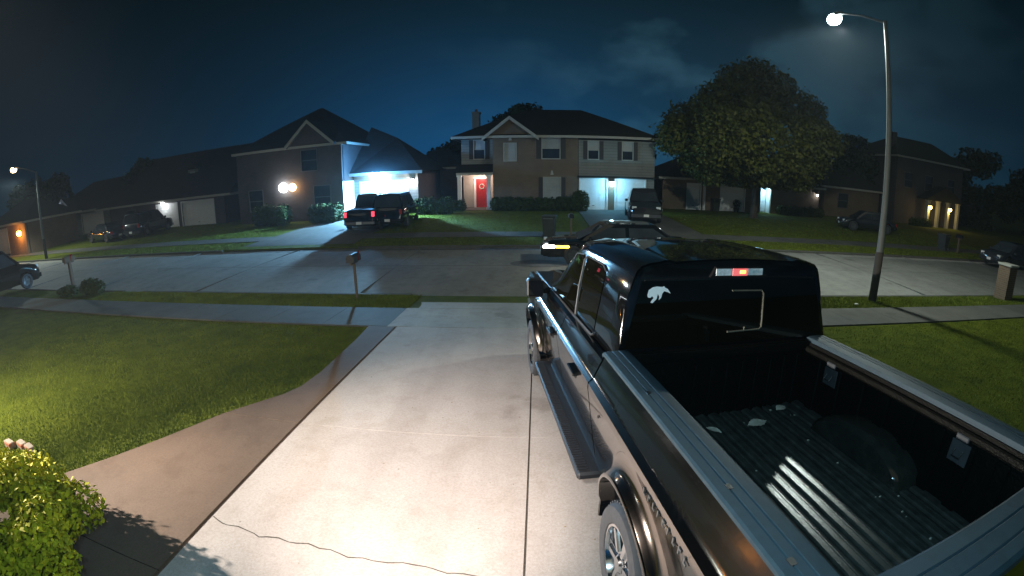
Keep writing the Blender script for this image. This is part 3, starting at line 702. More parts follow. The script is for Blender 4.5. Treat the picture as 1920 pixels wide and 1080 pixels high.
# litter lying in the bed
def leafpiece(name, label, x, y, z, sx_, sy_, rz, tilt=.15):
    m = MB(); P = [[(x + sx_ * (u - .5) * math.cos(rz) - sy_ * v * math.sin(math.pi * u) * math.sin(rz), y + sx_ * (u - .5) * math.sin(rz) + sy_ * v * math.sin(math.pi * u) * math.cos(rz), z + .01 * math.sin(3 * u) + .012 * v * v) for v in (-.5, -.2, .2, .5)] for u in np.linspace(0, 1, 9)]
    Q = [[(a, b, c + .003) for a, b, c in r] for r in P]
    m.grid(P); m.grid(Q); o = m.build(name, M_['paper']); o.matrix_world = TM; o.data.update(); tag(o, label, 'leaf', 'dry leaves lying in the truck bed'); return o
leafpiece('dry_leaf', 'large pale oval dry leaf on the pickup bed floor', .17, 2.50, .926, .19, .11, .1)
leafpiece('dry_leaf', 'small pale dry leaf nearest the far front corner of the truck bed', .52, 2.67, .926, .12, .085, .3)
leafpiece('dry_leaf', 'pale pointed dry leaf close under the driver side rail of the bed', -.22, 2.50, .926, .13, .06, -.9)
g = rng(9); m = MB()
for k in range(22):
    x, y = g.uniform(-.74, .74), g.uniform(.75, 2.7); s = g.uniform(.003, .008)
    m.box(x - s, x + s, y - s * .7, y + s * .7, .923, .923 + s * .8, M=None)
o = m.build('debris', M_['paper']); o.matrix_world = TM; o['kind'] = 'stuff'

# ------------------------------------------------------------------ generic road vehicle
def vehicle(name, label, cat, loc, rz, Lc, W, H, kind='suv', paint=None, group=None, lights=None, hood=.95, wr=.34):
    t = thing(name, label, cat, loc, rz, group); paint = paint or M_['carpaint']; hw = W / 2   # nose at +y
    belt = H * .60; cl = .28
    if kind == 'sedan': cab = [(-.36, 1.0), (-.22, 0), (.10, 0), (.27, 1.0)]; deck = belt * .98
    elif kind == 'pickup': cab = [(-.06, 1.0), (-.04, 0), (.15, 0), (.26, 1.0)]; deck = belt * .99
    else: cab = [(-.48, 1.0), (-.44, 0), (.12, 0), (.27, 1.0)]; deck = belt
    yn = lambda f: f * Lc
    ya, yb = -.31 * Lc, .31 * Lc; Rr = wr + .06
    def top(y):
        f = y / Lc
        if f > .27: return np.interp(f, [.27, .46, .5], [belt, hood if hood < belt else belt * .9, belt * .72])
        if f < cab[0][0]: return np.interp(f, [-.5, -.47, cab[0][0]], [deck * .86, deck, deck])
        return belt
    ys = sorted(set([round(-.5 * Lc + Lc * i / 40, 3) for i in range(41)] + [round(c + Rr * math.cos(a), 3) for c in (ya, yb) for a in np.linspace(0, math.pi, 13)]))
    P = []
    for y in ys:
        lo = cl
        for c in (ya, yb):
            if abs(y - c) < Rr: lo = max(lo, wr + math.sqrt(max(0, Rr ** 2 - (y - c) ** 2)) )
        tz = float(top(y)); lo = min(lo, tz - .08); e = min(1, (.5 * Lc - abs(y)) / .35); k = hw * (.80 + .20 * math.sqrt(max(0, e)))
        r = [(k * .90, lo), (k * .99, lo + (tz - lo) * .25), (k, lo + (tz - lo) * .6), (k * .97, lo + (tz - lo) * .86), (k * .88, tz), (k * .5, tz + .03), (0, tz + .04)]
        P.append([(-a, y, b) for a, b in r] + [(a, y, b) for a, b in reversed(r[:-1])])
    m = MB(); m.grid(P); n = len(P[0]); m.f += [tuple(range(n)), tuple((len(P) - 1) * n + q for q in range(n))]
    m.box(-hw * .82, hw * .82, -.47 * Lc, .47 * Lc, cl - .02, cl + .25)
    b = m.build('body', paint, t, smooth=True, ang=40)
    # greenhouse
    P = []; cz = lambda f: float(np.interp(f, [c[0] for c in cab], [belt, H, H, belt]))
    for f in np.linspace(cab[0][0], cab[3][0], 21):
        z = cz(f); q = (z - belt) / (H - belt + 1e-6); wx = hw * (.90 - .17 * q)
        r = [(hw * .90, belt - .02), (wx + .02, max(belt, z - .10)), (wx - .05, z), (0, z + .03 * q)]
        P.append([(-a, f * Lc, c) for a, c in r] + [(a, f * Lc, c) for a, c in reversed(r[:-1])])
    m = MB(); m.grid(P); m.build('roof', paint, t, smooth=True, ang=35)
    f1, f2 = cab[1][0], cab[2][0]
    for sg in (-1, 1):
        mid = (f1 + f2) / 2 + .03
        for a0, a1, b0_, b1 in ((cab[0][0] + .045, mid - .012, f1 + .02, mid - .012), (mid + .012, cab[3][0] - .045, mid + .012, f2 - .01)):
            m = MB(); zt = H - .13; wxb, wxt = hw * .90 + .006, hw * .735 + .03
            m.add([(sg * wxb, a0 * Lc, belt + .05), (sg * wxb, a1 * Lc, belt + .05), (sg * wxt, b1 * Lc, zt), (sg * wxt, b0_ * Lc, zt)], [(0, 1, 2, 3)])
            m.build('side_window', M_['wglass'], t)
    for fa, fb, nme in ((cab[0][0], f1, 'rear_window'), (cab[3][0], f2, 'windscreen')):
        s_ = .012 if fa > 0 else -.012; m = MB(); wb, wt = hw * .82, hw * .66
        m.add([(-wb, fa * Lc + s_ * 3, belt + .05), (wb, fa * Lc + s_ * 3, belt + .05), (wt, fb * Lc + (s_ * 5 if abs(fa-fb) > .02 else s_*2), H - .09), (-wt, fb * Lc + (s_ * 5 if abs(fa-fb) > .02 else s_*2), H - .09)], [(0, 1, 2, 3)]); m.build(nme, M_['wglass'], t)
    if kind == 'pickup':
        m = MB(); m.box(-hw * .8, hw * .8, -.475 * Lc, -.07 * Lc, deck + .045, deck + .05); m.build('bed_cover', M_['plastic'], t)
    for y in (ya, yb):
        for sg in (-1, 1):
            T = Matrix.Translation((sg * (hw - .10), y, wr)); m = MB()
            m.lathe([(r * wr, sg * a) for r, a in ((.62, -.09), (.9, -.10), (1, -.06), (1, .06), (.93, .10), (.66, .10), (.6, .07))], 24, T); w_ = m.build('wheel', M_['rubber'], t, smooth=True)
            m = MB(); m.lathe([(wr * .62, sg * .08), (wr * .58, sg * .05), (wr * .2, sg * .03), (0, sg * .07)], 16, T)
            for k in range(5): m.prism([(-.03, .05), (.03, .05), (.035, wr * .6), (-.035, wr * .6)], 'x', sg * .05, sg * .075, M=T @ Matrix.Rotation(k * 2 * math.pi / 5, 4, 'X'))
            m.build('rim', M_['alu'], w_, smooth=True)
    lights = lights or {}
    for sg in (-1, 1):
        m = MB(); m.box(sg * hw * .70 - .13, sg * hw * .70 + .13, .465 * Lc, .492 * Lc, belt * .70, belt * .70 + .15, bev=.02); m.build('headlight', E_[lights['head']] if 'head' in lights else M_['lens'], t, smooth=True)
        m = MB(); m.box(sg * hw * .78 - .08, sg * hw * .78 + .08, -.502 * Lc, -.47 * Lc, belt * .68, belt * .93, bev=.015); m.build('tail_light', E_[lights['tail']] if 'tail' in lights else M_['redlens'], t, smooth=True)
        m = MB(); m.box(sg * (hw + .09) - .09, sg * (hw + .09) + .09, .20 * Lc, .20 * Lc + .10, belt + .0, belt + .15, bev=.03); m.build('wing_mirror', paint, t, smooth=True)
    m = MB(); m.box(-hw * .45, hw * .45, .490 * Lc, .499 * Lc, belt * .45, belt * .78, bev=.01); m.build('grille', M_['plastic'], t)
    m = MB(); m.box(-hw * .86, hw * .86, .47 * Lc, .515 * Lc, cl + .05, cl + .24, bev=.03); m.build('front_bumper', M_['alu'] if kind == 'pickup' else paint, t, smooth=True)
    m = MB(); m.box(-hw * .86, hw * .86, -.515 * Lc, -.47 * Lc, cl + .08, cl + .24, bev=.03); m.build('rear_bumper', M_['alu'] if kind == 'pickup' else paint, t, smooth=True)
    for yq in (.516 * Lc, -.522 * Lc):
        m = MB(); m.box(-.15, .15, yq, yq + .006, cl + .10, cl + .24); m.build('number_plate', M_['white'], t)
    return t
zg = lambda y: gz(0, y)
vehicle('suv', 'black suv parked in the flood lit drive beside the dark pickup', 'suv', (-8.15, 25.9, zg(25.6) + .02), R(4), 4.7, 1.9, 1.85, 'suv', M_['black'], lights={'tail': 'dim'} and {})
vehicle('parked_pickup', 'dark pickup seen from behind with glowing red tail lights before the bright garage', 'pickup truck', (-9.6, 25.3, zg(25.3) + .03), R(7), 5.4, 1.95, 1.85, 'pickup', M_['black'], lights={'tail': 'tail'})
vehicle('parked_pickup', 'dark pickup with pale front bumper facing the street beside the brick garages', 'pickup truck', (6.55, 27.6, zg(27.6) + .03), R(172), 5.2, 1.95, 1.9, 'pickup', M_['carpaint'])
vehicle('sedan', 'low black sedan passing in the street with headlights and amber marker lit', 'car', (3.0, 16.2, RZ + .05), R(90), 5.5, 1.85, 1.42, 'sedan', M_['black'], lights={'tail': 'tail'}, hood=.78)
sed = [o for o in COL.objects if o.name.startswith('sedan')][0]
m = MB(); m.box(-.955, -.88, 2.34, 2.76, .60, .70, bev=.02); m.build('headlight', E_['head'], sed); m = MB(); m.box(-.955, -.90, 1.86, 2.325, .60, .69, bev=.02); m.build('marker_light', E_['amber'], sed)
vehicle('parked_car', 'dark car standing by the unlit house behind the lamp post', 'car', (23.7, 27.3, zg(27.3)), R(70), 4.3, 1.8, 1.4, 'sedan', M_['carpaint'], hood=.78)
vehicle('parked_car', 'black car shining at the kerb beyond the brick mailbox pillar', 'car', (28.3, 17.6, RZ + .05), R(88), 4.6, 1.85, 1.45, 'sedan', M_['carpaint2'], hood=.8)
vehicle('suv', 'dark suv under the ranch garage lamp near the dormer house', 'suv', (-30.2, 27.2, zg(27.2)), R(10), 4.8, 1.95, 1.85, 'suv', M_['carpaint'])
vehicle('parked_car', 'dark car with glinting trim on the far kerb before the dormer house', 'car', (-33.5, 25.2, zg(25.2)), R(80), 4.6, 1.8, 1.42, 'sedan', M_['carpaint'], hood=.8)
vehicle('parked_car', 'dark car with pale nose near the shorter street lamp', 'car', (-44.5, 25.8, zg(25.8)), R(75), 4.5, 1.8, 1.45, 'sedan', M_['carpaint'], hood=.8)
vehicle('suv', 'dark boxy suv parked at the neighbouring lot by the leafy mailbox', 'suv', (-22.9, 9.6, own(9.6) + .0), R(4), 4.9, 2.0, 1.9, 'suv', M_['black'])

#SPLIT2
# ------------------------------------------------------------------ houses (facades face the street, towards -y)
class HB:
    def __init__(s, name, label, loc, cat='house', group=None):
        s.r = thing(name, label, cat, loc, group=group); s.o = Vector(loc)
    def put(s, m, name, matl, parent=None, smooth=False):
        m.v = [(a - s.o.x, b - s.o.y, c - s.o.z) for a, b, c in m.v]; return m.build(name, matl, parent or s.r, smooth)
    def wall(s, x0, x1, z0, z1, y, matl, ops=(), th=.2, name='wall'):
        xs = sorted(set([x0, x1] + [q for o in ops for q in o[:2]])); zs = sorted(set([z0, z1] + [q for o in ops for q in o[2:4]])); m = MB()
        for a, b in zip(xs, xs[1:]):
            run = None
            for c, d in zip(zs, zs[1:]):
                inside = any(o[0] - 1e-6 <= (a + b) / 2 <= o[1] + 1e-6 and o[2] - 1e-6 <= (c + d) / 2 <= o[3] + 1e-6 for o in ops)
                if not inside: m.box(a, b, y, y + th, c, d)
        return s.put(m, name, matl)
    def body(s, x0, x1, y0, y1, z0, z1, matl, name='wall'):
        m = MB(); m.box(x0, x1, y0, y1, z0, z1); return s.put(m, name, matl)
    def window(s, x0, x1, z0, z1, y, sh=0.0, matl='blind', sill=True, half=True, trim='trim'):
        m = MB(); e = .06
        m.box(x0 - e, x1 + e, y - .03, y + .05, z1, z1 + e); m.box(x0 - e, x1 + e, y - .05, y + .05, z0 - e, z0)
        m.box(x0 - e, x0, y - .03, y + .05, z0, z1); m.box(x1, x1 + e, y - .03, y + .05, z0, z1)
        m.box(x0, x1, y + .02, y + .06, (z0 + z1) / 2 - .02, (z0 + z1) / 2 + .02)
        f = s.put(m, 'window', M_['trimd' if matl == 'wglass' else trim])
        m = MB(); m.box(x0, x1, y + .07, y + .08, (z0 + z1) / 2 if half else z0, z1); s.put(m, 'pane', M_[matl], f)
        if half: m = MB(); m.box(x0, x1, y + .072, y + .082, z0, (z0 + z1) / 2); s.put(m, 'pane', M_['wglass'] if half == 'dark' else M_[matl], f)
        if sh:
            for a, b in ((x0 - e - sh, x0 - e - .01), (x1 + e + .01, x1 + e + sh)):
                m = MB(); m.box(a, b, y - .04, y - .003, z0 - .03, z1 + .03)
                for k in range(9): zc = z0 + (z1 - z0) * (k + .5) / 9; m.box(a + .04, b - .04, y - .052, y - .04, zc - .03, zc + .03)
                s.put(m, 'shutter', M_['shut'])
        return f
    def garage(s, x0, x1, z0, z1, y, rows=4):
        m = MB(); m.box(x0, x1, y + .09, y + .13, z0, z1)
        rh = (z1 - z0) / rows; nc = max(2, round((x1 - x0) / .62)); cw = (x1 - x0) / nc
        for r_ in range(rows):
            for c in range(nc): m.box(x0 + c * cw + .07, x0 + (c + 1) * cw - .07, y + .078, y + .092, z0 + r_ * rh + .08, z0 + (r_ + 1) * rh - .08, bev=.006)
        for r_ in range(1, rows): m.box(x0, x1, y + .083, y + .092, z0 + r_ * rh - .006, z0 + r_ * rh + .006)
        d = s.put(m, 'garage_door', M_['white'])
        m = MB(); m.box((x0 + x1) / 2 - .08, (x0 + x1) / 2 + .08, y + .05, y + .078, z0 + .35, z0 + .38); s.put(m, 'handle', M_['plastic'], d)
        m = MB(); e = .10; m.box(x0 - e, x0, y - .02, y + .12, z0, z1 + e); m.box(x1, x1 + e, y - .02, y + .12, z0, z1 + e); m.box(x0, x1, y - .02, y + .12, z1, z1 + e); s.put(m, 'door_frame', M_['white'])
        return d
    def hip(s, x0, x1, y0, y1, z, h, matl, inset=None, ov=.4, name='roof', gable=()):
        x0 -= ov; x1 += ov; y0 -= ov; y1 += ov; d = (y1 - y0) / 2; i = d if inset is None else inset; il, ir = i if isinstance(i, tuple) else (i, i); ym = (y0 + y1) / 2
        ia = 0 if 'l' in gable else il; ib = 0 if 'r' in gable else ir
        m = MB(); t = .12
        m.add([(x0, y0, z), (x1, y0, z), (x1, y1, z), (x0, y1, z), (x0 + ia, ym, z + h), (x1 - ib, ym, z + h), (x0, y0, z - t), (x1, y0, z - t), (x1, y1, z - t), (x0, y1, z - t)],
              [(0, 1, 5, 4), (1, 2, 5), (2, 3, 4, 5), (3, 0, 4), (9, 8, 7, 6), (0, 6, 7, 1), (1, 7, 8, 2), (2, 8, 9, 3), (3, 9, 6, 0)])
        rf = s.put(m, name, matl)
        m = MB(); e = .17; m.box(x0 - .03, x1 + .03, y0 - .035, y0 - .003, z - e, z + .0); m.box(x0 - .035, x0 - .003, y0, y1, z - e, z); m.box(x1 + .003, x1 + .035, y0, y1, z - e, z); s.put(m, 'fascia', M_['trim'], rf)
        return rf
    def gablef(s, xa, xb, xm, z0, z1, y0, y1, wallm, roofm, ov=.35, th=.14):
        m = MB(); m.prism([(xa, z0), (xb, z0), (xm, z1)], 'y', y0, y0 + .25); s.put(m, 'gable_wall', wallm)
        k1 = (z1 - z0) / (xm - xa); k2 = (z1 - z0) / (xb - xm); m = MB()
        A = [(xa - ov, z0 - ov * k1), (xm, z1), (xb + ov, z0 - ov * k2)]; ya, yb = y0 - .35, y1
        B = [(a, b + th) for a, b in A]
        for q in (0, 1):
            m.add([(A[q][0], ya, A[q][1]), (A[q + 1][0], ya, A[q + 1][1]), (A[q + 1][0], yb, A[q + 1][1]), (A[q][0], yb, A[q][1]), (B[q][0], ya, B[q][1]), (B[q + 1][0], ya, B[q + 1][1]), (B[q + 1][0], yb, B[q + 1][1]), (B[q][0], yb, B[q][1])],
                  [(0, 1, 2, 3), (4, 7, 6, 5), (0, 4, 5, 1), (1, 5, 6, 2), (2, 6, 7, 3), (3, 7, 4, 0)])
        rf = s.put(m, 'roof', roofm); m = MB()
        for q in (0, 1):
            p, r_ = A[q], A[q + 1]; m.add([(p[0], ya - .03, p[1] - .10), (r_[0], ya - .03, r_[1] - .10), (r_[0], ya - .03, r_[1] + th + .01), (p[0], ya - .03, p[1] + th + .01), (p[0], ya - .002, p[1] - .10), (r_[0], ya - .002, r_[1] - .10), (r_[0], ya - .002, r_[1] + th + .01), (p[0], ya - .002, p[1] + th + .01)], [(0, 1, 2, 3), (7, 6, 5, 4), (0, 4, 5, 1), (2, 6, 7, 3)])
        s.put(m, 'rake_board', M_['trim'], rf); return rf
    def lamp(s, x, y, z, e, r=.09, name='wall_lamp'):
        m = MB(); m.box(x - .06, x + .06, y - .05, y, z - .10, z + .12, bev=.01); m.prism([(x - .14, z + .16), (x + .14, z + .16), (x + .03, z + .26), (x - .03, z + .26)], 'y', y - .30, y - .02)
        l = s.put(m, name, M_['plastic']); m = MB(); m.ball((x, y - .16, z + .02), r); s.put(m, 'bulb', E_[e], l, True); return l
GB = -.2
# --- centre house
h = HB('house', 'two storey brown brick house with red front door and lit white garage doors', (1.5, 32, GB))
bk, sd = M_['brickC'], M_['siding']
h.wall(-3.0, 2.95, GB - .3, 5.0, 32, bk, [(-2.2, -1.38, 3.3, 4.5), (.45, 1.65, 3.45, 4.85), (.55, 1.7, .5, 2.1)])
h.body(-2.98, 2.93, 32.35, 41, GB - .3, 4.98, bk)
h.window(-2.2, -1.38, 3.3, 4.5, 32, matl='blind'); h.window(.45, 1.65, 3.45, 4.85, 32, sh=.36, half='dark'); h.window(.55, 1.7, .5, 2.1, 32, sh=.3)
for a, b, zz in ((-1.83, -1.73, 4.72), (1.07, 1.17, 2.3)):
    m = MB(); m.prism([(a - .06, zz), (b + .06, zz), (b, zz + .3), (a, zz + .3)], 'y', 31.95, 31.998); h.put(m, 'keystone', M_['trim'])
# recessed left bay with porch
h.wall(-5.45, -3.02, 2.4, 5.0, 33.4, sd, [(-4.5, -3.75, 3.5, 4.85)]); h.window(-4.5, -3.75, 3.5, 4.85, 33.4, sh=.3, half='dark')
h.wall(-5.45, -3.02, GB - .3, 2.4, 34.2, M_['trim'], [(-4.50, -3.62, GB + .05, 2.0)])
h.body(-5.43, -3.02, 34.45, 41, GB - .3, 4.98, sd); h.body(-5.43, -3.02, 33.62, 34.44, 2.42, 4.98, sd)
m = MB(); m.box(-5.6, -3.02, 31.9, 34.2, 2.32, 2.5); h.put(m, 'porch_roof', M_['trim'])
m = MB(); m.prism([(31.7, 2.5), (33.4, 2.5), (33.4, 3.1)], 'x', -5.75, -3.02); h.put(m, 'porch_canopy', M_['roof'])
m = MB(); m.box(-5.6, -3.02, 31.8, 34.2, GB - .2, GB + .06); h.put(m, 'porch_step', M_['walk'])
for x in (-5.40, -3.32):
    m = MB(); m.box(x - .13, x + .13, 31.95, 32.21, GB + .06, 2.32, bev=.01); m.box(x - .18, x + .18, 31.90, 32.26, GB + .06, GB + .22); m.box(x - .18, x + .18, 31.90, 32.26, 2.2, 2.318); h.put(m, 'porch_column', M_['white'])
m = MB(); m.box(-4.50, -3.62, 34.26, 34.32, GB + .05, 2.0)
for a in (-4.40, -4.02):
    for c, d in ((.05, .85), (1.0, 1.85)): m.box(a, a + .30, 34.245, 34.262, GB + .15 + c, GB + .15 + d, bev=.005)
dr = h.put(m, 'front_door', M_['red'])
m = MB(); m.ball((-3.72, 34.22, .85), .035); h.put(m, 'handle', M_['chrome'], dr)
wr_ = MB(); wr_.tube([(-4.06 + .17 * math.cos(a), 34.235, 1.42 + .17 * math.sin(a)) for a in np.linspace(0, 2 * math.pi, 21)[:-1]], .045, 6, closed=True); h.put(wr_, 'door_wreath', M_['trim'], dr, True)
m = MB(); m.box(-4.66, -4.5, 34.14, 34.24, GB + .05, 2.14); m.box(-3.62, -3.46, 34.14, 34.24, GB + .05, 2.14); m.box(-4.5, -3.62, 34.14, 34.24, 2.0, 2.14); h.put(m, 'door_frame', M_['white'])
# garage wing
h.wall(2.98, 8.42, GB - .3, 4.78, 32.0, M_['siding'], [(3.1, 5.0, GB - .3, 2.02), (5.62, 7.75, GB - .3, 2.02), (3.66, 4.36, 3.45, 4.68), (6.08, 6.80, 3.45, 4.68)])
h.body(2.98, 8.40, 32.36, 41, GB - .3, 4.76, bk)
for a, b in ((3.66, 4.36), (6.08, 6.80)): h.window(a, b, 3.45, 4.68, 32.0, sh=.30, half='dark')
h.garage(3.12, 4.98, GB, 2.0, 32.0); h.garage(5.64, 7.73, GB, 2.0, 32.0)
m = MB(); m.box(5.11, 5.52, 31.93, 31.998, GB - .2, 2.02); h.put(m, 'brick_pier', bk)
m = MB(); m.box(2.9, 8.5, 31.72, 31.995, 2.16, 2.26); h.put(m, 'eyebrow_roof', M_['roof'])
h.lamp(5.32, 31.92, 1.72, 'lamp_blue', .17)
h.hip(-5.45, 8.42, 32.0, 41.5, 5.05, 2.45, M_['roof'], inset=5.2)
h.gablef(-3.35, -.15, -1.80, 5.04, 6.25, 31.8, 36.5, bk, M_['roof'])
m = MB(); m.box(-5.0, -4.42, 36.2, 36.9, 4.8, 7.25); m.box(-5.06, -4.36, 36.14, 36.96, 7.25, 7.36); m.box(-4.8, -4.62, 36.45, 36.65, 7.36, 7.6); h.put(m, 'chimney', bk)
light('centre garage light', (5.32, 31.6, 1.72), 420, (.13, .60, 1.0), size=.06); light('porch light', (-4.15, 33.3, 2.2), 115, (1.0, .70, .60), size=.08)
# --- left house with the bright garage
h = HB('house', 'dark gabled house with flood lit white garage and two porch lamps', (-15, 28.5, GB))
bk = M_['brickB']
h.wall(-21.4, -12.75, GB - .3, 4.9, 28.5, bk, [(-15.8, -14.6, 3.2, 4.6), (-20.4, -19.2, .6, 2.1), (-14.9, -13.7, .6, 2.1)])
h.body(-21.38, -12.77, 28.85, 40, GB - .3, 4.9, bk); h.window(-15.8, -14.6, 3.2, 4.6, 28.5, matl='wglass'); h.window(-20.4, -19.2, .6, 2.1, 28.5, matl='wglass'); h.window(-14.9, -13.7, .6, 2.1, 28.5, matl='wglass')
m = MB(); m.box(-12.76, -12.70, 28.5, 30.4, GB - .2, 2.3); h.put(m, 'side_wall', M_['white'])
h.gablef(-16.7, -13.3, -15.1, 5.0, 6.5, 28.45, 33, bk, M_['roofB'], ov=.2)
h.hip(-21.4, -12.75, 28.9, 40, 4.95, 3.4, M_['roofB'], inset=4.6)
h.wall(-12.72, -8.0, GB - .3, 2.75, 30.4, M_['siding'], [(-12.2, -8.75, GB - .3, 2.1)]); h.garage(-12.18, -8.77, GB + .02, 2.08, 30.4)
h.body(-12.72, -8.02, 30.75, 39, GB - .3, 2.75, bk)
m = MB(); m.add([(-12.76, 29.7, 2.75), (-7.5, 29.7, 2.75), (-7.5, 39.5, 2.75), (-12.76, 39.5, 2.75), (-12.76, 34.5, 6.4), (-10.6, 34.5, 5.4)], [(0, 1, 5, 4), (1, 2, 5), (2, 3, 4, 5), (0, 4, 3), (0, 3, 2, 1)]); h.put(m, 'garage_roof', M_['roofB'])
m = MB(); m.box(-12.76, -7.5, 29.66, 29.695, 2.58, 2.78); h.put(m, 'fascia', M_['trim'])
h.lamp(-17.3, 28.5, 2.15, 'lamp_cool', .33); h.lamp(-16.55, 28.5, 2.13, 'lamp_warm', .26)
m = MB(); m.box(-10.95, -10.45, 30.1, 30.4, 2.42, 2.60); fl = h.put(m, 'flood_light', M_['white'])
for dx in (-.28, .28):
    m = MB(); m.ball((-10.7 + dx, 29.95, 2.5), .34); h.put(m, 'bulb', E_['lamp_blue'], fl, True)
light('left garage glare', (-10.7, 28.9, 2.95), 1300, (.10, .42, 1.0), size=.12)  # extra point light added for blue spill and air glow, no fixture
light('left flood light', (-10.7, 29.45, 2.35), 15000, (.26, .62, 1.0), 'SPOT', .15, aim=(-11.0, 27.4, -.6), angle=150, blend=.35); light('left porch light', (-17.45, 28.0, 2.1), 22, (.6, .75, 1.0), size=.1); light('left porch light', (-16.1, 28.05, 2.05), 11, (1, .5, .2), size=.1)
h.lamp(-8.35, 30.4, 2.05, 'lamp_cool', .14); light('left garage light', (-8.35, 29.95, 2.0), 90, (.9, .92, 1.0), size=.1)
# --- ranch with dormer
h = HB('house', 'low ranch house with a small pale dormer on its long roof', (-29, 31, GB))
h.wall(-39.0, -24.0, GB - .3, 2.1, 30, M_['brickB'], [(-32.0, -29.4, GB - .3, 1.75), (-28.8, -25.2, GB - .3, 1.75), (-36.2, -35.0, .6, 1.6)])
h.garage(-32.0, -29.4, GB - .1, 1.75, 30); h.garage(-28.8, -25.2, GB - .1, 1.75, 30); h.window(-36.2, -35.0, .6, 1.6, 30, matl='wglass')
h.body(-38.95, -24.05, 30.36, 39.5, GB - .3, 2.08, M_['brickB'])
h.hip(-40.5, -23.5, 30, 40, 2.15, 4.1, M_['roof'], inset=3.6, gable=('r',))
m = MB(); m.box(-29.9, -28.7, 32.3, 35, 3.0, 4.5); dm = h.put(m, 'dormer', M_['siding']); m = MB(); m.prism([(-30.1, 4.5), (-28.5, 4.5), (-29.3, 5.15)], 'y', 32.1, 35.2); h.put(m, 'dormer_roof', M_['roof'], dm)
m = MB(); m.box(-29.6, -29.0, 32.25, 32.295, 3.3, 4.3); h.put(m, 'dormer_window', M_['blind'], dm)
h.lamp(-31.9 + .9, 29.97, 1.85, 'lamp_cool', .15); light('ranch light', (-31.0, 29.5, 1.75), 28, (.9, .95, 1), size=.1)
# --- further left pale house
h = HB('house', 'small pale walled house with a bluish gable lamp farther down the street', (-47, 31, GB))
h.wall(-53, -39.5, GB - .3, 2.2, 31, M_['siding'], [(-45.5, -41.5, GB - .3, 1.8)]); h.garage(-45.5, -41.5, GB - .1, 1.8, 31); h.body(-52.9, -39.6, 31.36, 40, GB - .3, 2.18, M_['siding'])
h.hip(-53, -39.5, 31, 41, 2.25, 3.0, M_['roof'], inset=4); h.gablef(-50.5, -46.5, -48.5, 2.25, 3.7, 30.8, 35, M_['siding'], M_['roof'])
h.lamp(-48.8, 30.75, 2.75, 'lamp_cool', .17); light('gable light', (-48.8, 30.3, 2.7), 45, (.5, .65, 1), size=.1)
# --- brick garage glowing orange
h = HB('house', 'brown brick garage lit by a single orange lantern at the street bend', (-45, 23, GB))
h.wall(-50, -42.0, GB - .3, 2.3, 22.0, M_['brickC'], [(-49, -46, GB - .3, 1.9)]); h.garage(-49, -46, GB - .1, 1.9, 22.0); h.body(-49.9, -42.05, 22.36, 28, GB - .3, 2.28, M_['brickC'])
h.hip(-50, -42.0, 22, 28, 2.35, 1.9, M_['roof'], inset=3)
h.lamp(-43.1, 22.0, 1.35, 'lamp_orange', .26); light('orange light', (-43.1, 21.4, 1.3), 170, (1.0, .38, .06), size=.1)
# --- ranch behind the big tree
h = HB('house', 'long brick ranch with pale garage doors and a bright blue doorway behind the big tree', (16, 35, GB))
h.wall(9.9, 24.5, GB - .3, 2.3, 35, M_['brickC'], [(12.0, 13.05, GB - .3, 1.85), (14.9, 17.0, GB - .3, 1.95), (18.55, 19.55, GB, 1.95)])
h.body(9.95, 24.45, 35.9, 44, GB - .3, 2.28, M_['brickC'])
for x in (18.49, 19.61):
    m = MB(); m.box(x - .06, x + .06, 35.2, 35.9, GB, 1.95); h.put(m, 'side_wall', M_['white'])
h.garage(12.0, 13.05, GB, 1.85, 35); h.garage(14.9, 17.0, GB, 1.95, 35)
m = MB(); m.box(13.3, 13.5, 34.9, 35.0, GB, 2.3); h.put(m, 'trim_post', M_['white'])
m = MB(); m.box(18.62, 19.48, 35.84, 35.895, GB, 1.75)
for c, d in ((.1, .8), (.95, 1.6)): m.box(18.78, 19.32, 35.82, 35.842, GB + c, GB + d, bev=.01)
dd = h.put(m, 'front_door', M_['white']); m = MB(); m.box(18.66, 19.44, 35.86, 35.898, 1.78, 1.93); h.put(m, 'transom', M_['lens'], dd)
h.hip(9.9, 24.5, 35, 44, 2.35, 2.3, M_['roof'], inset=4.5)
m = MB(); m.ball((18.95, 35.35, 1.93), .09); h.put(m, 'porch_lamp', E_['lamp_blue'], None, True); light('doorway light', (18.95, 35.35, 1.7), 75, (.35, .72, 1.0), size=.06)
h.lamp(24.2, 35.0, 1.65, 'lamp_cool', .09); light('corner light', (24.2, 34.6, 1.6), 5, (.7, .8, 1), size=.05)
# --- house on the far right with yellow lanterns
h = HB('house', 'tall dark house with yellow lanterns and pale entry columns', (40, 36, -.5))
gz0 = -.8
h.wall(34.8, 45.6, gz0, 6.3, 36, M_['brickB'], [(36.0, 37.2, 3.4, 4.8), (39.2, 40.4, 3.4, 4.8), (41.3, 42.6, gz0 + .2, 2.1), (43.0, 44.2, 3.4, 4.8)])
h.body(34.9, 45.5, 36.36, 46, gz0, 6.28, M_['brickB'])
for a in (36.0, 39.2, 43.0): h.window(a, a + 1.2, 3.4, 4.8, 36, matl='wglass')
m = MB(); m.box(41.3, 42.6, 36.1, 36.16, gz0 + .2, 2.1); h.put(m, 'front_door', M_['wood'])
for x in (38.6, 40.2, 41.9, 43.6):
    m = MB(); m.box(x - .18, x + .18, 34.6, 34.96, gz0, 2.6, bev=.02); m.box(x - .24, x + .24, 34.54, 35.02, gz0, gz0 + .3); m.box(x - .24, x + .24, 34.54, 35.02, 2.35, 2.6); h.put(m, 'column', M_['trim'])
m = MB(); m.prism([(38.1, 2.6), (44.1, 2.6), (41.1, 4.0)], 'y', 34.4, 36.0); m.box(38.1, 44.1, 34.4, 36, 2.45, 2.6); h.put(m, 'porch_roof', M_['roof'])
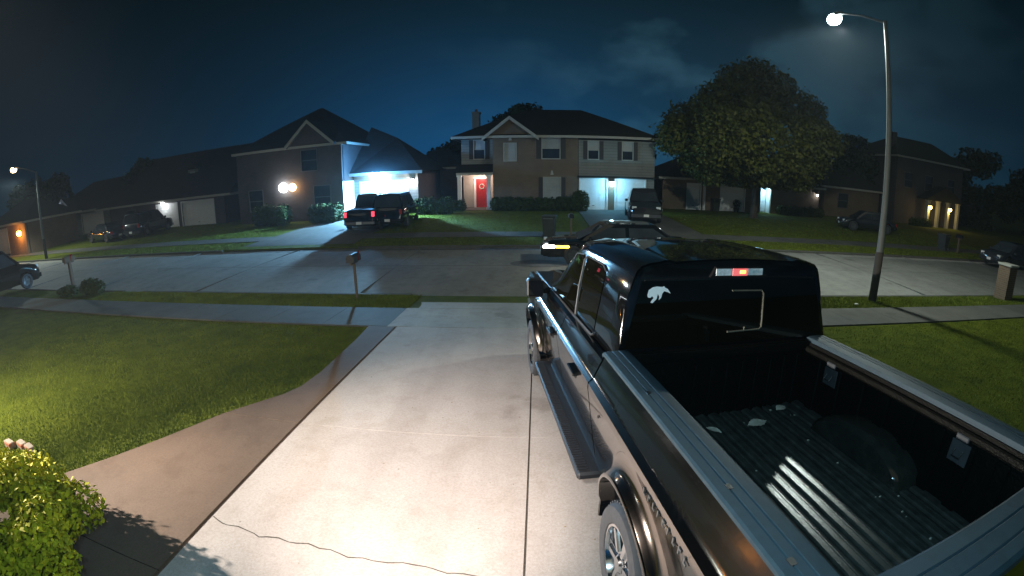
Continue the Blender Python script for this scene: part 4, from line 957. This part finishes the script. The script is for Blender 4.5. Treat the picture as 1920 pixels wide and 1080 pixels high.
h.hip(34.8, 46.0, 36, 46, 6.35, 2.5, M_['roof'], inset=(4.6, 1.0))
m = MB(); m.box(36.4, 37.1, 38.5, 39.2, 6.5, 8.9); h.put(m, 'chimney', M_['brickB'])
for x in (38.6, 41.9):
    h.lamp(x, 34.6, 1.75, 'lamp_yellow', .2, 'lantern'); light('yellow lantern', (x, 34.25, 1.6), 60, (1.0, .72, .22), size=.15)
# --- dark house between
h = HB('house', 'unlit low house seen in the gap between the bright garage and the brick house', (-8.3, 38, GB))
h.wall(-10.6, -6.6, GB - .3, 3.0, 38, M_['brickB'], [(-9.4, -8.2, .8, 2.0)]); h.window(-9.4, -8.2, .8, 2.0, 38, matl='wglass'); h.body(-10.55, -6.65, 38.36, 45, GB - .3, 2.98, M_['brickB']); h.hip(-10.6, -6.6, 38, 45, 3.0, 1.6, M_['roofB'], inset=1.6)
h = HB('house', 'dark unlit house behind the lamp post and the dark car', (31, 37, GB))
h.wall(26.5, 33.5, GB - .3, 2.6, 37, M_['brickC'], [(28.2, 29.4, .7, 2.0)]); h.window(28.2, 29.4, .7, 2.0, 37, matl='wglass'); h.body(26.55, 33.45, 37.36, 44, GB - .3, 2.58, M_['brickC']); h.hip(26.5, 33.5, 37, 44, 2.6, 2.4, M_['roofB'], inset=3.0)

# ------------------------------------------------------------------ trees, hedges, shrubs
tree('broad leafy oak covering the ranch house and its pale doors', (15.6, 30.4, -.2), (-.2, 0, 6.0), (6.3, 4.6, 4.5), 76000, .17, (1.05, 1.85), .28, 11, 'street trees', ncl=95, zmin=2.6, fork=2.6, shape=1.0)
tree('dark tree rising behind the brick house roof', (-.9, 45, -.2), (0, 0, 6.6), (3.3, 2.6, 2.5), 7000, .26, (.9, 1.5), .25, 12, 'dark background trees', M_['leafd'], ncl=20)
tree('dark tree between the broad oak and the tall dark house', (31.8, 42, -.3), (0, 0, 5.2), (4.3, 3.5, 4.2), 9000, .28, (1.2, 1.9), .28, 13, 'dark background trees', M_['leafd'], ncl=26)
tree('round dark tree beyond the tall house with yellow lanterns', (56, 41, -.5), (0, 0, 4.8), (6.2, 4.5, 4.6), 9000, .32, (1.3, 2.2), .3, 14, 'dark background trees', M_['leafd'], ncl=30)
tree('dark tree at the outer edge of the street past the yellow lanterns', (66, 38, -.5), (0, 0, 4.6), (6.0, 4.5, 4.8), 8000, .34, (1.3, 2.2), .3, 15, 'dark background trees', M_['leafd'], ncl=30)
tree('dark tree over the roof of the brown brick garage with orange lantern', (-53, 31, -.2), (0, 0, 3.6), (5.0, 4.0, 3.2), 7000, .3, (1.2, 1.9), .25, 16, 'dark background trees', M_['leafd'], ncl=26)
tree('dark tree filling the gap between the dormer house and the pale house', (-38.6, 35, -.2), (0, 0, 4.0), (2.9, 2.5, 2.0), 5000, .3, (1.0, 1.5), .2, 17, 'dark background trees', M_['leafd'], ncl=20)
tree('dark tree crown above the unlit low house', (-8.2, 47, -.2), (0, 0, 4.2), (2.6, 2.2, 1.6), 4000, .28, (.8, 1.3), .2, 18, 'dark background trees', M_['leafd'], ncl=14)
tree('dark tree over the corner of the ranch roof beside the brick house', (10.6, 46, -.2), (0, 0, 3.4), (1.8, 2, 1.5), 3000, .28, (.8, 1.2), .2, 19, 'dark background trees', M_['leafd'], ncl=12)
def hedge(label, x0, x1, y0, y1, z, ht, seed, n=5000, leaf=.09, matl=None, cat='hedge'):
    g = random.Random(seed); cl = []; k = max(2, int((x1 - x0) / .45)); cx, cy = (x0 + x1) / 2, (y0 + y1) / 2
    for i in range(k + 1):
        for j in range(max(1, int((y1 - y0) / .6))): cl.append((x0 + (x1 - x0) * i / k - cx + g.uniform(-.08, .08), y0 + (y1 - y0) * (j + .5) / max(1, int((y1 - y0) / .6)) - cy, ht * .5 + g.uniform(-.04, .06), .38, .38, ht * .52))
    return shrub('hedge' if cat == 'hedge' else 'bush', label, cat, (cx, cy, z), cl, n, leaf, matl or M_['hedge'], seed)
hedge('long clipped dark hedge under the brick house windows', -2.7, 2.5, 30.9, 31.6, GB, .95, 21, 9000)
hedge('flared dark bush at the corner of the lit garage doors', 2.7, 3.3, 30.6, 31.3, GB, 1.4, 22, 2200, cat='bush')
hedge('low dark bush beside the porch column with red glow', -5.9, -5.2, 31.0, 31.5, GB, .8, 23, 1500, cat='bush')
hedge('boxy hedge beside the flood lit drive', -14.3, -12.9, 26.6, 28.1, zg(27), 1.15, 24, 5000)
hedge('tall dark shrub in front of the two porch lamps', -18.6, -16.6, 26.4, 27.6, zg(27), 1.35, 25, 5000, cat='bush')
hedge('dark hedge right of the bright garage', -7.9, -5.8, 29.4, 30.2, GB, 1.1, 26, 4000)
hedge('dark bush row in front of the long brick ranch', 20.2, 24.2, 34.0, 34.6, GB, .8, 27, 4000)
hedge('dark bush mass below the pale house lamp', -49, -46.5, 29.0, 30.0, GB, 1.6, 28, 3500, cat='bush')
hedge('dark shrub before the tall house with yellow lanterns', 36, 38.6, 34.0, 34.8, -.5, 1.1, 29, 3000, cat='bush')
hedge('low round bush at the foot of the leafy mailbox', -16.1, -15.5, 10.5, 11.0, own(10.7), .55, 30, 2500, .045, cat='bush')
hedge('small dark tuft around the base of the leafy mailbox post', -17.4, -17.0, 10.3, 10.7, own(10.5), .35, 31, 1500, .04, cat='bush')
# near bush lit by the wall light
gcl = random.Random(5); cl = []
for i in range(60):
    a, b, c = gcl.gauss(0, 1), gcl.gauss(0, 1), abs(gcl.gauss(0, 1)); q = math.sqrt(a * a + b * b + c * c); k = gcl.uniform(.55, .86)
    cl.append((a / q * k * 1.30, b / q * k * .92, .26 + c / q * k * .50, .24, .24, .20))
shrub('bush', 'round yellow green leafy bush glowing at the edge of the walkway', 'bush', (-4.35, 1.0, own(1.0)), cl, 34000, .034, M_['bush'], 41)
struct(strip('planting_bed', -8, -5.0, -1, 2.0, lambda y: own(y) - .012, .03, M_['soil']).build('planting_bed', M_['soil']))
for k in range(7):
    a = k; x = -6.55 + k * .235; y = 2.30 + .12 * math.sin(k * .9) - .018 * k * k * .5
    m = MB(); m.box(-.105, .105, -.05, .05, -.03, .065, bev=.012); o = m.build('edging_brick', M_['brickR']); o.location = (x, y, own(y)); o.rotation_euler = (R(-3), 0, R(-4 - k * 3))
    pos = ['outermost', 'second', 'third', 'middle', 'fifth', 'sixth', 'last'][k]
    tag(o, f'red edging brick along the bush bed, {pos} counting towards the walkway', 'brick', 'edging bricks round the bush bed')

# ------------------------------------------------------------------ street furniture
def street_lamp(label, base, hgt, arm, head_h, e, seed=0):
    t = thing('street_lamp', label, 'street lamp', base, group='street lamps')
    m = MB(); m.tube([(0, 0, -.3), (0, 0, .05), (0, 0, 1.0), (0, 0, hgt * .6), (0, 0, hgt)], [.125, .12, .112, .085, .062], 14); m.build('pole', M_['steel'], t, smooth=True)
    m = MB(); m.tube([(0, 0, 0), (0, 0, 1.45)], .1285, 14); m.build('pole_sleeve', mat('dark pole base', (.05, .045, .035), .8), t, smooth=True)
    ax_, ay = arm; m = MB(); m.tube([(0, 0, hgt - .06), (ax_ * .5, ay * .5, (hgt + head_h) / 2 + .08), (ax_, ay, head_h + .08)], [.038, .032, .028], 8); m.build('arm', M_['steel'], t, smooth=True)
    m = MB(); T = Matrix.Translation((ax_, ay, head_h)) @ Matrix.Rotation(math.atan2(ay, ax_), 4, 'Z')
    m.add([(-.1, -.06, .05), (-.1, .06, .05), (-.1, .06, .12), (-.1, -.06, .12), (.15, -.15, .02), (.15, .15, .02), (.15, .12, .15), (.15, -.12, .15), (.55, -.13, .02), (.55, .13, .02), (.55, .1, .11), (.55, -.1, .11)], [(0, 1, 2, 3), (0, 4, 5, 1), (1, 5, 6, 2), (2, 6, 7, 3), (3, 7, 4, 0), (4, 8, 9, 5), (5, 9, 10, 6), (6, 10, 11, 7), (7, 11, 8, 4), (8, 11, 10, 9)], T)
    hd = m.build('lamp_head', M_['steel'], t)
    m = MB(); m.ball((.33, 0, -.04), .27, 12, (1.15, .75, .75)); m.v = [tuple(T @ Vector(v)) for v in m.v]; m.build('bulb', E_[e], hd, smooth=True)
    return t
street_lamp('tall galvanised street lamp with bright white head on the near verge', (10.0, 10.75, own(10.75)), 8.15, (-.22, 1.9), 8.76, 'lamp_cool')
light('street lamp light', (9.78, 12.98, 7.9), 3200, (.84, .97, .90), 'SPOT', .2, aim=(9.9, 13.6, 0), angle=172, blend=.22)
street_lamp('shorter looking street lamp far down the opposite verge', (-34.4, 18.9 + .6, -.6), 6.3, (-2.2, -.6), 6.85, 'lamp_warm'); light('far street lamp light', (-36.9, 18.8, 5.5), 2600, (.80, .95, .9), 'SPOT', .3, aim=(-36, 17, 0), angle=155, blend=.4)
def mailbox(label, base, h, post=.045, matl='plastic'):
    t = thing('mailbox', label, 'mailbox', base, group='kerbside mailboxes')
    m = MB(); m.box(-post, post, -post, post, -.2, h); m.box(-.03, .03, -.25, .22, h - .06, h); m.build('post', M_['wood'], t)
    m = MB(); P = [[(.11 * math.cos(a), y, h + .10 + .11 * math.sin(a)) for a in np.linspace(0, math.pi, 11)] for y in (-.26, .24)]
    P = [[(.11, p[0][1], h)] + p + [(-.11, p[0][1], h)] for p in P]; m.grid(P); n = 13; m.f += [tuple(range(n)), tuple(range(n, 2 * n)), (0, n, 2 * n - 1, n - 1)]; b = m.build('box', M_[matl], t, smooth=True)
    m = MB(); m.box(.112, .12, .02, .05, h + .02, h + .26); m.box(.112, .12, .02, .12, h + .2, h + .26); m.build('flag', M_['redlens'], b); return t
mailbox('dark rounded mailbox on a thin post at the near left kerb', (-4.7, 10.9, own(10.9)), .98, .03)
mailbox('mailbox on a post across the street beside the wheeled bin', (1.60, 20.6, zg(20.6)), 1.0)
mailbox('leafy wooden post mailbox by the boxy suv lot', (-17.15, 10.75, own(10.75)), 1.25, .06, 'wood')
mailbox('pale post mailbox before the yellow lantern house', (26.9, 21.0, zg(21)), .95)
def bin_(label, loc, rz):
    t = thing('wheeled_bin', label, 'wheeled bin', loc, rz, 'wheeled bins'); m = MB()
    m.add([(-.24, -.26, .05), (.24, -.26, .05), (.24, .24, .05), (-.24, .24, .05), (-.30, -.34, .98), (.30, -.34, .98), (.30, .32, .98), (-.30, .32, .98)], [(0, 3, 2, 1), (4, 5, 6, 7), (0, 1, 5, 4), (1, 2, 6, 5), (2, 3, 7, 6), (3, 0, 4, 7)]); m.build('bin_body', M_['bin'], t)
    m = MB(); m.box(-.33, .33, -.37, .36, .98, 1.05, bev=.02); m.build('lid', M_['bin'], t, smooth=True)
    m = MB(); m.tube([(-.22, .38, .93), (.22, .38, .93)], .02, 6); m.build('handle', M_['steel'], t)
    for sg in (-1, 1): m = MB(); m.lathe([(0, -.03), (.1, -.03), (.1, .03), (0, .03)], 14, Matrix.Translation((sg * .25, .28, .1))); m.build('wheel', M_['rubber'], t)
    return t
bin_('dark wheeled bin on the far verge beside the mailbox', (.62, 21.0, zg(21) + .0), R(170)); bin_('dark wheeled bin before the yellow lantern house', (26.0, 21.6, zg(21.6)), R(190)); bin_('dark bin against the ranch wall behind the oak', (14.2, 34.4, GB), 0)
t = thing('brick_pillar', 'pale brick mailbox pillar with dark side at the right hand kerb', 'brick pillar', (17.45, 10.85, own(10.85)))
m = MB(); m.box(-.28, .28, -.28, .28, -.2, 1.22); m.build('pillar', M_['brickC'], t); m = MB(); m.box(-.33, .33, -.33, .33, 1.22, 1.30, bev=.015); m.build('cap', M_['trim'], t); m = MB(); m.box(-.13, .13, .281, .30, .85, 1.08, bev=.004); m.build('mailbox_door', M_['plastic'], t)
m = MB(); m.ball((0, 0, .03), .05, 8, (1.5, 1, .6)); o = m.build('litter', M_['paper'], smooth=True); o.location = (8.9, 9.6 + .6, own(10.2)); tag(o, 'crumpled pale paper on the grass verge near the street lamp', 'litter')
t = thing('planter', 'dark potted plant beside the pale garage door behind the oak', 'potted plant', (16.1, 34.5, GB)); m = MB(); m.tube([(0, 0, 0), (0, 0, .4)], [.18, .25], 12); m.build('pot', M_['plastic'], t)
P_, N_ = clump_points([(0, 0, .7, .3, .3, .35)], 300, 3); leaves('foliage', P_, N_, .08, M_['leafd'], t, 3)

# ------------------------------------------------------------------ the home wall lights (outside the frame, above and left of the camera)
light('driveway wall light', (-7.9, 1.5, 2.08), 1300, (1.0, .93, .78), 'POINT', .04)
light('driveway flood light', (-7.9, 1.5, 2.08), 6600, (1.0, .90, .82), 'SPOT', .04, aim=(1.8, 4.4, -.15), angle=58, blend=1.0)
light('garage flood light', (-.4, .05, 2.9), 2000, (1.0, .87, .80), 'SPOT', .05, aim=(-1.0, 3.15, -.2), angle=48, blend=1.0)
light('camera light', (-.35, -.1, 2.95), 230, (.42, .80, 1.0), 'POINT', .06)

# ------------------------------------------------------------------ thin haze volume, added for a soft glow round the lamps
m = MB(); m.box(-80, 80, -8, 60, -2.5, 14); o = m.build('haze', None); o['kind'] = 'stuff'
hm = bpy.data.materials.new('haze'); hm.use_nodes = True; t = hm.node_tree; t.nodes.clear()
pv = t.nodes.new('ShaderNodeVolumePrincipled'); pv.inputs['Color'].default_value = (.8, .92, 1, 1); pv.inputs['Density'].default_value = .0006; pv.inputs['Anisotropy'].default_value = .3
ou = t.nodes.new('ShaderNodeOutputMaterial'); t.links.new(pv.outputs[0], ou.inputs['Volume']); o.data.materials.append(hm)
